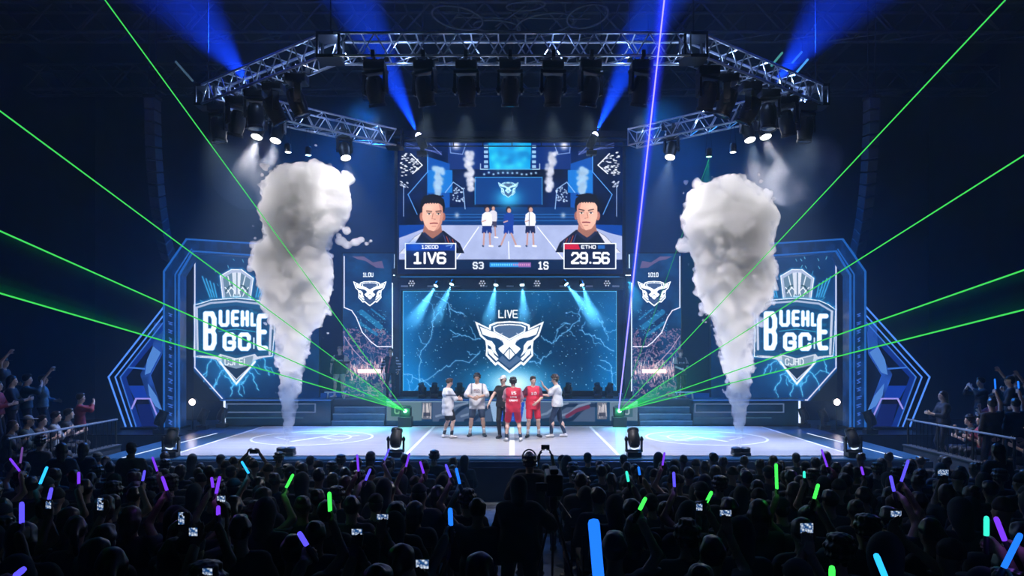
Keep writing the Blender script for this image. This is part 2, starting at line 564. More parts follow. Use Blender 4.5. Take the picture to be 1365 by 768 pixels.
# ------------------------------------------------------------------ roof girders
def lattice(mb, a, b, w, h, n, r=0.035, rb=0.02, up=Vector((0, 0, 1))):
    """box girder between a and b: four chords and zig-zag bracing"""
    a = Vector(a); b = Vector(b)
    d = (b - a).normalized(); s = d.cross(up).normalized(); u = s.cross(d).normalized()
    cs = [s * (w / 2) + u * (h / 2), s * (-w / 2) + u * (h / 2), s * (-w / 2) - u * (h / 2), s * (w / 2) - u * (h / 2)]
    for c in cs: mb.tube(a + c, b + c, r, n=8)
    for i in range(n):
        t0 = i / n; t1 = (i + 1) / n; tm = (t0 + t1) / 2
        q0 = a.lerp(b, t0); q1 = a.lerp(b, t1); qm = a.lerp(b, tm)
        for k in (1, 3):
            c0 = cs[k]; c1 = cs[(k + 1) % 4]
            mb.tube(q0 + c0, qm + c1, rb, n=5); mb.tube(qm + c1, q1 + c0, rb, n=5)
        mb.tube(q0 + cs[2], q0 + cs[3], rb, n=5); mb.tube(q0 + cs[0], q0 + cs[1], rb, n=5)
        mb.tube(q0 + cs[2], q1 + cs[3], rb * .8, n=5)
    for k in range(4):
        mb.tube(b + cs[k], b + cs[(k + 1) % 4], rb, n=5)
GL = ['steel roof girder nearest the front, crossing above the lighting truss', 'steel roof girder crossing the roof above the giant top screen', 'steel roof girder farthest back, against the rear wall']
for y, lb in zip((20.5, 25.5, 31.0), GL):
    m = MB(); lattice(m, (-19.9, y, 14.6), (19.9, y, 14.6), .8, 1.0, 22, .06, .035)
    for x in (-15, -5, 5, 15): m.tube((x, y, 15.1), (x, y, 16), .04)
    tag(m.build('roof_girder', M['steel']), lb, 'girder', 'roof girders')
for x, lb in zip((-13, -6.5, 0, 6.5, 13), ('outer left', 'inner left', 'middle', 'inner right', 'outer right')):
    m = MB().box((x - .12, 8, 15.25), (x + .12, 35.9, 15.3)).box((x - .015, 8, 15.3), (x + .015, 35.9, 15.7)).box((x - .12, 8, 15.7), (x + .12, 35.9, 15.75))
    for y in (12, 18, 24, 30): m.box((x - .05, y, 15.75), (x + .05, y + .1, 16.0))
    tag(m.build('roof_beam', M['steel']), f'dark steel roof beam running front to back, {lb} of the five', 'beam', 'roof beams')

# ring fixtures over the front truss
rg = empty('ring_chandelier', (0, 22, 13.2), label='cluster of thin metal rings hanging from the roof above the truss', cat='rig')
for (x, y, r) in ((-1.6, 0, .75), (-.45, .6, .7), (1.0, .4, .85), (2.2, -.1, .6), (.4, -.8, .55)):
    m = MB()
    n = 28
    pts = [Vector((x + r * math.cos(2 * PI * i / n), y + r * math.sin(2 * PI * i / n), .12 * math.sin(2 * PI * i / n + x))) for i in range(n + 1)]
    m.poly_tube(pts, .03, 6)
    m.tube((x + r, y, 0), (x, y, 1.4), .01, n=4).tube((x - r, y, 0), (x, y, 1.4), .01, n=4).tube((x, y, 1.4), (x, y, 2.8), .012, n=4)
    m.build('ring', M['steel'], rg, True)
MB().tube((-1.7, 0, .02), (2.3, .1, .02), .02).tube((-.5, .6, 0), (.4, -.8, 0), .02).build('cross_bar', M['steel'], rg)

# ------------------------------------------------------------------ hexagonal lighting truss
TZ = 10.2
TH = [(-8.1, 20.0), (-4.05, 16.75), (4.05, 16.75), (8.1, 20.0), (3.75, 24.0), (-3.75, 24.0)]
tr = empty('lighting_truss', (0, 20, TZ), label='hexagonal aluminium box truss ring hanging over the stage with lamps under it', cat='truss')
for i in range(6):
    a = Vector((*TH[i], TZ)) - tr.location; b = Vector((*TH[(i + 1) % 6], TZ)) - tr.location
    d = (b - a).normalized()
    m = MB(); L = (b - a).length
    if i == 4:
        m.tube(a, b, .035).tube(a + Vector((0, 0, -.22)), b + Vector((0, 0, -.22)), .02)
        for k in range(9): q_ = a.lerp(b, k / 8); m.tube(q_, q_ + Vector((0, 0, -.22)), .015)
        m.build('rear_pipe', M['blackmetal'], tr); continue
    lattice(m, a + d * .12, b - d * .12, .5, .5, int(L / .62), .032, .017)
    m.build('truss_section', M['alu'], tr)
    m = MB()
    for zz in (-.25, .25):
        m.cbox((-.27, -.27, zz - .04), (.27, .27, zz + .04), .015)
    for qx in (-.24, .24):
        for qy in (-.24, .24): m.tube((qx, qy, -.25), (qx, qy, .25), .035)
    o = m.build('corner_block', M['blackmetal'], tr); o.location = a
for i, (x, y) in enumerate(TH):
    m = MB()
    m.tube((x, y, TZ + .25), (x, y, 15.98), .018, n=6).cbox((x - .1, y - .1, TZ + 5.2), (x + .1, y + .1, TZ + 5.6), .03)
    o = m.build('chain_hoist', M['black'], tr); o.location = -tr.location

# ------------------------------------------------------------------ stage
st = empty('stage', (0, 21, 0), label='low wide stage with pale court flooring in front of the screens', cat='stage')
S0 = Vector((0, -21, 0))
def stg(mb, name, mat, smooth=False):
    o = mb.build(name, mat, st, smooth); o.location = S0; return o
stg(MB().box((-9.5, 17.25, 0), (9.5, 24.3, .93)), 'platform', M['dark'])
stg(MB().cbox((-9.55, 17.15, .93), (9.55, 24.3, .985), .01), 'apron', M['deck'])
# court floor with long boards
cm, nt, out = new_mat('court_boards')
b = nt.nodes.new('ShaderNodeBsdfPrincipled'); b.inputs['Roughness'].default_value = .33
tc = nt.nodes.new('ShaderNodeTexCoord'); mp = nt.nodes.new('ShaderNodeMapping'); mp.inputs['Scale'].default_value = (.5, 9, 1)
nz = nt.nodes.new('ShaderNodeTexNoise'); nz.inputs['Scale'].default_value = 1.2; nz.inputs['Detail'].default_value = 6
br = nt.nodes.new('ShaderNodeTexBrick'); br.inputs['Scale'].default_value = 1; br.inputs['Brick Width'].default_value = 2.2; br.inputs['Row Height'].default_value = .14
br.inputs['Mortar Size'].default_value = .004; br.inputs['Color1'].default_value = (.42, .42, .45, 1); br.inputs['Color2'].default_value = (.49, .48, .5, 1); br.inputs['Mortar'].default_value = (.3, .3, .34, 1)
mx = nt.nodes.new('ShaderNodeMixRGB'); mx.blend_type = 'MULTIPLY'; mx.inputs[0].default_value = .6
rp = nt.nodes.new('ShaderNodeValToRGB'); rp.color_ramp.elements[0].position = .3; rp.color_ramp.elements[0].color = (.72, .74, .8, 1); rp.color_ramp.elements[1].position = .65
nt.links.new(tc.outputs['Object'], mp.inputs[0]); nt.links.new(mp.outputs[0], nz.inputs['Vector']); nt.links.new(tc.outputs['Object'], br.inputs['Vector'])
nt.links.new(nz.outputs['Fac'], rp.inputs[0]); nt.links.new(br.outputs['Color'], mx.inputs[1]); nt.links.new(rp.outputs[0], mx.inputs[2])
nt.links.new(mx.outputs[0], b.inputs['Base Color']); nt.links.new(b.outputs[0], out.inputs[0])
stg(MB().box((-8.05, 17.55, .985), (8.05, 24.15, 1.0)), 'court_floor', cm)
def flat(pts, w, z=1.0, closed=False):
    """painted line lying on the court (drawn in x,y)"""
    m = MB(); m.ribbon(pts, w, 0, .004, closed)
    m.v = [(x, y, z + t) for x, t, y in m.v]
    return m
stg(flat([(0, 17.56), (0, 24.14)], .13), 'court_line', M['white'])
for x in (-2.5, 2.5): stg(flat([(x, 17.56), (x, 24.14)], .08), 'court_line', M['white'])
stg(flat([(-8.0, 17.6), (-8.0, 24.1), (8.0, 24.1), (8.0, 17.6)], .07), 'court_line', M['white'])
for s, cx in ((-1, -5.6), (1, 5.45)):
    cy = 21.1
    circ = lambda r, a0=0, a1=360, n=48: [(cx + s * r * math.cos(R(a0 + (a1 - a0) * i / n)), cy + r * math.sin(R(a0 + (a1 - a0) * i / n))) for i in range(n + 1)]
    stg(flat(circ(1.65)[:-1], .07, closed=True), 'court_ring', M['white'])
    stg(flat(circ(1.05, 60, 230), .06), 'court_ring', M['white'])
    stg(flat([(cx - s * .5, cy + .75), (cx + s * .35, cy - .9)], .12), 'court_mark', M['white'])
    stg(flat([(cx - s * 1.2, cy + .5), (cx - s * .3, cy), (cx - s * 1.0, cy - .7)], .07), 'court_mark', M['white'])
    stg(flat([(cx + s * .3, cy + .4), (cx + s * 1.1, cy + .1), (cx + s * .5, cy - .6)], .07), 'court_mark', M['white'])
for s in (-1, 1):
    o = stg(flat([(s * 8.98, 17.3), (s * 8.78, 22.3)], .055, .985), 'light_strip', M['whiteled'])
o = stg(MB().box((-9.4, 17.13, .96), (9.4, 17.15, .972)), 'light_strip', glow('lip_strip', srgb(45, 95, 160), .6))
stg(MB().cbox((-9.6, 17.08, .78), (9.6, 17.25, .93), .02), 'front_lip', pbr('stage_lip', (.05, .1, .2), .25, .5))
stg(MB().box((-9.5, 17.2, .50), (-1.6, 17.24, .53)).box((1.6, 17.2, .5), (9.5, 17.24, .53)), 'light_strip', glow('dim_front_strip', srgb(40, 70, 120), .6))

# side platforms which carry the hexagonal towers
for s, lb in ((-1, 'left'), (1, 'right')):
    x0, x1 = sorted((s * 9.6, s * 14.2))
    pl = empty('side_platform', ((x0 + x1) / 2, 24.3, 0), label=f'low black platform under the glowing hexagonal tower, {lb} of the stage', cat='platform', group='side platforms')
    m = MB().cbox((x0 - pl.location.x, -1.6, 0), (x1 - pl.location.x, 3.0, .86), .02); m.build('plinth', M['dark'], pl)
    m = MB().cbox((x0 - pl.location.x - .02, -1.63, .86), (x1 - pl.location.x + .02, 3.0, .9), .01); m.build('deck', M['blackmetal'], pl)

# ------------------------------------------------------------------ rear riser with LED fascia
RZ = 1.85
rs = empty('stage_riser', (0, 25.8, 0), label='raised black stage riser running behind the pale court', cat='riser')
RS = Vector((0, -25.8, 0))
def rsr(mb, name, mat, smooth=False):
    o = mb.build(name, mat, rs, smooth); o.location = RS; return o
rsr(MB().box((-9.5, 24.9, 0), (9.5, 28.0, RZ - .05)), 'core', M['dark'])
rsr(MB().cbox((-9.55, 24.45, RZ - .05), (-5.9, 28.0, RZ), .015).cbox((5.9, 24.45, RZ - .05), (9.55, 28, RZ), .015).box((-5.9, 24.9, RZ - .05), (5.9, 28, RZ)).box((-4.1, 24.5, RZ - .05), (4.1, 24.9, RZ)), 'deck', pbr('riser_deck', (.05, .09, .14), .3, .2))
rsr(MB().box((-9.5, 24.43, RZ - .035), (-5.9, 24.45, RZ - .01)).box((5.9, 24.43, RZ - .035), (9.5, 24.45, RZ - .01)).box((-4.1, 24.47, RZ - .03), (4.1, 24.5, RZ - .01)), 'light_strip', M['bluewhite'])
for s in (-1, 1):
    x0, x1 = sorted((s * 4.15, s * 5.85))
    for k in range(3):
        z = RZ - .05 - .21 * (k + 1)
        rsr(MB().cbox((x0, 24.9 - .2 * (k + 1), 1.0), (x1, 24.9 - .2 * k, z), .01), 'step', M['deck'])
        rsr(MB().box((x0, 24.88 - .2 * (k + 1), z - .025), (x1, 24.9 - .2 * (k + 1), z - .005)), 'step_nosing', pbr('nosing', (.3, .4, .5), .3, .5))
    # glossy skirt with framed recess
    xa, xb = sorted((s * 5.95, s * 9.4))
    rsr(MB().box((xa, 24.6, 1.0), (xb, 24.9, RZ - .05)), 'skirt', pbr('glossy_skirt', (.015, .07, .12), .15, 0, .2, 2, coat=.6))
    rsr(MB().ribbon([(xa + .05, RZ - .16), (xb - .5, RZ - .16), (xb - .5, 1.42), (xa + .05, 1.42)], .035, 24.57, 24.6, True), 'skirt_trim', glow('skirt_trim', srgb(95, 120, 160), .8))
    rsr(MB().ribbon([(s * 9.42, RZ - .06), (s * 9.42, 1.05)], .05, 24.55, 24.6), 'skirt_trim', M['whiteled'])
    rsr(MB().box((xa, 24.56, 1.22), (xb - .9, 24.6, 1.25)), 'skirt_trim', glow('skirt_line', srgb(50, 90, 120), .8))

# LED fascia in the middle of the riser
cv = Canvas(512, 535, 853, 569, 1.6, (22, 62, 100))
cv.a += (cv.noise(16, 5, 4)[..., None] - .5) * 45
def swoosh(x, flip=1):
    cv.line([(x, 562), (x + 12 * flip, 560), (x + 24 * flip, 548), (x + 34 * flip, 541), (x + 48 * flip, 541)], 5, (20, 40, 70))
    cv.line([(x - 6, 556), (x + 8 * flip, 552), (x + 20 * flip, 542), (x + 36 * flip, 538)], 3, (120, 140, 170))
cv.poly([(513, 536), (560, 536), (560, 562), (513, 562)], (95, 125, 135)); cv.poly([(519, 541), (545, 541), (545, 556), (519, 556)], (40, 95, 80)); cv.text('C2', 524, 543, 6, 9, 3, 1.6, (130, 200, 150))
for a, bb in ((575, 655), (712, 795)):
    cv.poly([(a, 537), (bb, 537), (bb, 563), (a, 563)], (72, 92, 125))
    cv.a[:, :, :] += 0
swoosh(586); swoosh(620); swoosh(722); swoosh(752)
cv.line([(757, 556), (770, 548), (786, 543)], 5, (110, 40, 70))
cv.poly([(652, 536), (664, 536), (668, 562), (658, 566)], (150, 185, 225)); cv.poly([(712, 536), (700, 536), (694, 562), (704, 566)], (150, 185, 225))
cv.poly([(664, 536), (700, 536), (695, 566), (668, 566)], (25, 70, 190))
rng = np.random.RandomState(3)
for _ in range(90): cv.blob(rng.uniform(666, 699), rng.uniform(538, 565), .7, .7, (120, 190, 255), .8, False)
for x in (561, 798):
    cv.poly([(x, 537), (x + 13, 537), (x + 13, 560), (x, 560)], (105, 110, 125))
    for k_ in range(9): xx = x + rng.uniform(1, 12); cv.line([(xx, 538 + rng.uniform(0, 6)), (xx + rng.uniform(-2, 2), 550 + rng.uniform(0, 9))], rng.uniform(.6, 1.6), (235, 228, 230), .75)
    cv.poly([(x + 2, 551), (x + 11, 551), (x + 11, 556), (x + 2, 556)], (40, 42, 60), .8)
cv.poly([(815, 536), (853, 536), (853, 562), (815, 562)], (100, 125, 145)); cv.poly([(822, 541), (846, 541), (846, 557), (822, 557)], (60, 100, 110)); cv.text('CO', 826, 544, 6, 9, 3, 1.6, (170, 190, 200))
cv.line([(512, 536), (853, 536)], 1, (150, 185, 215)); cv.poly([(512, 563), (853, 563), (853, 569), (512, 569)], (15, 50, 80))
w = led_wall('fascia_screen', cv, lambda u, v: (-4.1 + 8.2 * u, 24.46, RZ - .06 - (RZ - .06 - 1.0) * v), 1.0, rs); w.location = RS
w['label'] = 'LED fascia with grey swooshes and a sparkling blue panel'
rsr(MB().box((-4.1, 24.47, 1.0), (4.1, 24.55, RZ - .05)), 'fascia_backing', M['dark'])

# ------------------------------------------------------------------ emblem shared by three screens
def emblem(cv, cx, cy, k, white=(240, 248, 255), navy=(18, 60, 105), grey=(70, 100, 140)):
    def sym(h): return [(cx + x * k, cy + y * k) for x, y in h] + [(cx - x * k, cy + y * k) for x, y in reversed(h) if abs(x) > 1e-6]
    def half(h, s): return [(cx + s * x * k, cy + y * k) for x, y in h]
    out = [(0, -3), (-110, 5), (-172, 28), (-175, 55), (-293, 0), (-250, 125), (-205, 165), (-198, 225), (-202, 290), (-120, 378), (-100, 362), (0, 440)]
    cv.poly(sym(out), white)
    inn = [(0, 12), (-104, 19), (-155, 40), (-158, 78), (-268, 26), (-236, 116), (-190, 156), (-182, 230), (-186, 282), (-118, 352), (-98, 338), (0, 418)]
    cv.poly(sym(inn), navy)
    cv.poly(sym([(0, 22), (-96, 28), (-140, 46), (-134, 88), (0, 160)]), white)
    cv.poly(sym([(0, 32), (-90, 38), (-128, 54), (-120, 84), (0, 146)]), grey)
    cv.poly(sym([(0, 400), (-98, 322), (-60, 290), (0, 345)]), grey)
    for s in (1, -1):
        cv.poly(half([(-252, 44), (-130, 92), (0, 162), (60, 215), (10, 222), (-50, 282), (-98, 232), (-48, 196), (-62, 160), (-120, 140), (-150, 138), (-228, 112)], s), white)
        cv.line(half([(-95, 232), (-140, 190), (-190, 150)], s), 7 * k, navy)
        cv.poly(half([(-202, 152), (-150, 168), (-122, 205), (-118, 250), (-92, 300), (-138, 262), (-160, 215), (-190, 195)], s), white)
        cv.poly(half([(-186, 228), (-150, 240), (-128, 285), (-92, 318), (-112, 336), (-176, 274)], s), white)
        cv.line(half([(-60, 100), (-110, 130), (-60, 170)], s), 5 * k, (205, 215, 235))
    cv.poly(sym([(0, 216), (-54, 280), (0, 338)]), navy)
    cv.poly(sym([(0, 228), (-45, 282), (0, 328)]), white)
    cv.line([(cx, cy + 225 * k), (cx, cy + 335 * k)], 5 * k, navy)

def bolt(cv, pts, rng, w=.7, col=(190, 230, 255), g=1.6, depth=2):
    pts = list(pts)
    for _ in range(3):
        q = [pts[0]]
        for a, b_ in zip(pts[:-1], pts[1:]):
            L = math.hypot(b_[0] - a[0], b_[1] - a[1])
            q.append(((a[0] + b_[0]) / 2 + rng.normal() * L * .13, (a[1] + b_[1]) / 2 + rng.normal() * L * .13)); q.append(b_)
        pts = q
    cv.line(pts, w, col, .7, g, .18, (60, 160, 240))
    if depth:
        for _ in range(2):
            i = rng.randint(1, len(pts) - 1); x, y = pts[i]
            a = rng.uniform(0, 2 * PI); L = rng.uniform(8, 22)
            bolt(cv, [(x, y), (x + L * math.cos(a), y + L * math.sin(a))], rng, w * .65, col, g * .7, depth - 1)

# ------------------------------------------------------------------ main (lower) screen
rng = np.random.RandomState(11)
cv = Canvas(537, 388, 822, 521, 2.1, (0, 48, 86))
cv.a += (cv.noise(45, 2, 5)[..., None] - .5) * np.array((6, 50, 70))
for (x, y, rx, ry, al) in ((540, 512, 34, 36, .95), (538, 420, 30, 60, .75), (545, 505, 50, 50, .5), (815, 505, 32, 60, .75), (815, 410, 40, 60, .5), (640, 395, 60, 20, .35), (720, 395, 60, 20, .35)):
    cv.blob(x, y, rx, ry, (8, 125, 205), al)
cv.blob(610, 470, 45, 35, (0, 42, 80), .6); cv.blob(755, 470, 45, 35, (0, 42, 80), .6)
cv.blob(682, 512, 58, 26, (30, 150, 225), .9); cv.blob(684, 514, 36, 22, (110, 205, 250), .8); cv.blob(684, 512, 26, 15, (215, 248, 255), 1)
for _ in range(520):
    x, y = rng.uniform(538, 821), rng.uniform(390, 520)
    cv.blob(x, y, .35 + rng.rand() * .4, .35 + rng.rand() * .4, (170, 220, 255), rng.uniform(.3, .95), False)
for pts in ([(563, 400), (580, 425), (572, 455), (561, 470), (563, 512)], [(537, 498), (562, 508), (600, 488), (640, 468)], [(580, 395), (600, 410), (618, 418)], [(722, 450), (735, 458), (745, 448), (760, 438), (772, 428), (775, 410)],
            [(772, 440), (785, 445), (800, 452), (818, 468)], [(742, 442), (760, 432)], [(800, 480), (815, 495), (820, 515)], [(797, 425), (805, 440)], [(705, 483), (720, 485), (735, 470)], [(545, 520), (560, 505), (575, 515)], [(600, 440), (620, 447), (640, 452)]):
    bolt(cv, pts, rng, .6, (150, 210, 250), 1.4, 1)
emblem(cv, 679, 428.5, .1565)
cv.text('LIVE', 665, 414, 5.6, 9.5, 1.9, 1.7, (240, 250, 255))
cv.line([(537.5, 521), (537.5, 388.5), (821.5, 388.5), (821.5, 521)], 1.2, (90, 180, 225))
def at(x0, y0, x1, y1, d, bend=0.0):
    a = P(x0, y0, d); b_ = P(x1, y0, d + bend); c = P(x0, y1, d)
    return lambda u, v: (a.x + (b_.x - a.x) * u, d + bend * u, a.z + (c.z - a.z) * v)
ms = empty('main_screen', (0, 26.0, RZ), label='wide blue lower LED screen with the winged emblem under the word LIVE', cat='screen')
MSO = Vector((0, -26.0, -RZ))
def hang(root, off, mb, name, mat, smooth=False):
    o = mb.build(name, mat, root, smooth); o.location = off; return o
w = led_wall('display', cv, at(537, 388, 822, 521, 26.0), 1.3, ms); w.location = MSO
a, c = P(537, 388, 26), P(822, 521, 26)
hang(ms, MSO, MB().box((a.x - .06, 26.02, RZ), (c.x + .06, 26.25, a.z + .06)), 'cabinet', M['black'])
hang(ms, MSO, MB().box((a.x, 25.95, RZ), (c.x, 26.02, c.z - .01)), 'plinth', M['black'])

# ------------------------------------------------------------------ upper screen
rng = np.random.RandomState(4)
U0 = (530, 190, 830, 365)
cv = Canvas(530, 190, 830, 365, 1.7, (5, 20, 60))
def q(x, y): return (525 + x / 4.152, 180 + y / 4.152)      # helper: drawing grid of this picture
def Q(l): return [q(*p) for p in l]
cv.a += (cv.noise(30, 8, 4)[..., None] - .5) * np.array((10, 40, 90))
cv.poly(Q([(30, 510), (200, 498), (1080, 498), (1262, 510), (1262, 690), (30, 690)]), (158, 172, 215))
cv.a += ((cv.Y[:, None] > 300) * (cv.noise(14, 9, 4) - .5))[..., None] * 22
cv.poly(Q([(30, 500), (230, 495), (60, 560), (30, 570)]), (10, 60, 150)); cv.poly(Q([(1262, 500), (1060, 495), (1200, 545), (1262, 560)]), (10, 60, 150))
for l in ([(470, 510), (350, 685)], [(635, 590), (638, 685)], [(795, 510), (935, 685)]): cv.line(Q(l), 1, (245, 250, 255))
# stage and sky of the relayed picture
cv.poly(Q([(230, 400), (1060, 400), (1080, 500), (210, 500)]), (10, 50, 110))
for y in (440, 455, 475): cv.line(Q([(240, y), (1050, y)]), .8, (40, 110, 190))
cv.poly(Q([(300, 45), (980, 45), (980, 190), (300, 190)]), (10, 40, 110))
cv.poly(Q([(525, 45), (760, 45), (755, 188), (530, 188)]), (15, 150, 215)); 
for _ in range(26): cv.blob(*q(rng.uniform(530, 755), rng.uniform(50, 180)), rng.uniform(3, 8), rng.uniform(3, 6), (60, 215, 235) if rng.rand() < .6 else (8, 110, 190), .6)
cv.poly(Q([(450, 235), (820, 235), (820, 385), (450, 385)]), (8, 55, 125)); cv.line(Q([(450, 385), (450, 235), (820, 235), (820, 385)]), .8, (60, 150, 220))
cv.line(Q([(480, 190), (800, 190)]), 1, (90, 190, 240))
for x in range(500, 790, 26): cv.blob(*q(x, 215 + rng.randint(-6, 6)), 1.6, 1.4, (170, 220, 255), .9)
cv.blob(*q(635, 350), 16, 12, (60, 190, 240), .9)
emblem(cv, *q(633, 262), .047, (190, 240, 255), (20, 90, 150))
for s, x0 in ((1, 0), (-1, 1287)):
    f = lambda x: x0 + s * x
    cv.poly(Q([(f(185), 120), (f(310), 160), (f(310), 400), (f(185), 420)]), (12, 75, 165)); cv.poly(Q([(f(188), 195), (f(325), 195), (f(325), 320), (f(188), 320)]), (20, 110, 200))
    cv.line(Q([(f(188), 110), (f(188), 205), (f(80), 330), (f(130), 440)]), 1, (90, 160, 240)); cv.line(Q([(f(55), 280), (f(55), 450)]), .8, (150, 180, 230))
    cv.line(Q([(f(395), 410), (f(385), 300), (f(330), 262), (f(285), 320)]), 1, (140, 180, 230))
    for _ in range(40): cv.blob(*q(f(rng.uniform(325, 390)), rng.uniform(290, 370)), 1, 1, (190, 215, 245), .7, False)
    for k in range(3): cv.line(Q([(f(70), 45 + 12 * k), (f(265), 110 - 8 * k)]), .6, (90, 110, 190))
    cv.line(Q([(f(200), 50), (f(265), 110)]), .8, (110, 130, 200))
    cv.blob(*q(f(345), 60), 5, 5, (240, 240, 255), 1); cv.line(Q([(f(310), 45), (f(315), 100), (f(380), 108), (f(400), 50)]), 1, (120, 150, 210))
    for y in (65, 95, 120, 150, 175): cv.poly(Q([(f(500), y - 8), (f(522), y - 8), (f(522), y + 8), (f(500), y + 8)]), (170, 215, 245), .8)
    cv.line(Q([(f(480), 160), (f(480), 190), (f(520), 190)]), .8, (200, 230, 255))
    # relayed smoke
    for (cx0, y0, y1, w0) in ((412, 95, 310, 36), (245, 180, 330, 38)):
        for _ in range(70):
            t = rng.rand(); y = y0 + (y1 - y0) * t
            wv = w0 * (1 - .55 * t) * rng.uniform(.1, 1)
            a_ = rng.uniform(-1, 1)
            g_ = rng.uniform(.8, 1)
            cv.blob(*q(f(cx0 + (16 if cx0 > 300 else 0) * t + a_ * wv), y), 3.0, 3.0, (165 * g_, 205 * g_, 245 * g_) if cx0 < 300 else (215 * g_, 222 * g_, 245 * g_), .75, pw=3)
    # relayed crests at the edges
    cv.poly(Q([(f(34), 60), (f(60), 90), (f(95), 110), (f(158), 168), (f(110), 215), (f(60), 225), (f(34), 228)]), (12, 25, 60))
    for _ in range(80):
        x, y = rng.uniform(34, 130), rng.uniform(70, 225)
        if abs(y - 160) < 80 - .5 * (x - 30): cv.poly(Q([(f(x), y), (f(x + 12), y), (f(x + 12), y + 5), (f(x), y + 5)]), (225, 235, 250), .9)
    cv.line(Q([(f(95), 105), (f(158), 168), (f(105), 215)]), 1.4, (230, 240, 255))
    for _ in range(14): x, y = rng.uniform(34, 75), rng.uniform(255, 290); cv.line(Q([(f(x), y), (f(x + 8), y + 6)]), .8, (200, 215, 240))
    cv.blob(*q(f(350), 445), 3, 3.5, (200, 210, 225), .7)
# relayed players
def tinyman(x, y0, shirt, shorts, sc=1.0, legs=26):
    h = 225 * sc
    cv.blob(*q(x, y0 + 14 * sc), 3.6 * sc, 4.4 * sc, (40, 30, 40), 1, False)
    cv.blob(*q(x + 3, y0 + 20 * sc), 2.6 * sc, 3.4 * sc, (190, 150, 140), 1, False)
    cv.poly(Q([(x - 26 * sc, y0 + 45 * sc), (x - 8 * sc, y0 + 32 * sc), (x + 12 * sc, y0 + 32 * sc), (x + 28 * sc, y0 + 46 * sc), (x + 30 * sc, y0 + 90 * sc), (x + 24 * sc, y0 + 112 * sc), (x - 24 * sc, y0 + 112 * sc), (x - 30 * sc, y0 + 85 * sc)]), shirt)
    cv.poly(Q([(x - 25 * sc, y0 + 108 * sc), (x + 25 * sc, y0 + 108 * sc), (x + 28 * sc, y0 + 150 * sc), (x + 4, y0 + 150 * sc), (x, y0 + 130 * sc), (x - 4, y0 + 150 * sc), (x - 28 * sc, y0 + 150 * sc)]), shorts)
    for s in (-1, 1):
        cv.line(Q([(x + s * 15 * sc, y0 + 148 * sc), (x + s * legs * sc * .7, y0 + h - 12)]), 2.2 * sc, (180, 140, 140))
        cv.line(Q([(x + s * legs * sc * .7 - 4, y0 + h - 6), (x + s * legs * sc + 6, y0 + h - 4)]), 2.2 * sc, (235, 235, 245) if s > 0 else (50, 60, 100))
    cv.line(Q([(x - 26 * sc, y0 + 85 * sc), (x - 6, y0 + 78 * sc)]), 1.6 * sc, (195, 155, 145))
tinyman(548, 392, (205, 205, 220), (60, 60, 90), .8); tinyman(515, 395, (222, 226, 240), (20, 45, 120)); tinyman(755, 395, (222, 226, 240), (25, 35, 80)); tinyman(635, 400, (25, 60, 150), (20, 55, 150), .98, 60)
cv.line(Q([(750, 430), (748, 500)]), .8, (60, 60, 90))
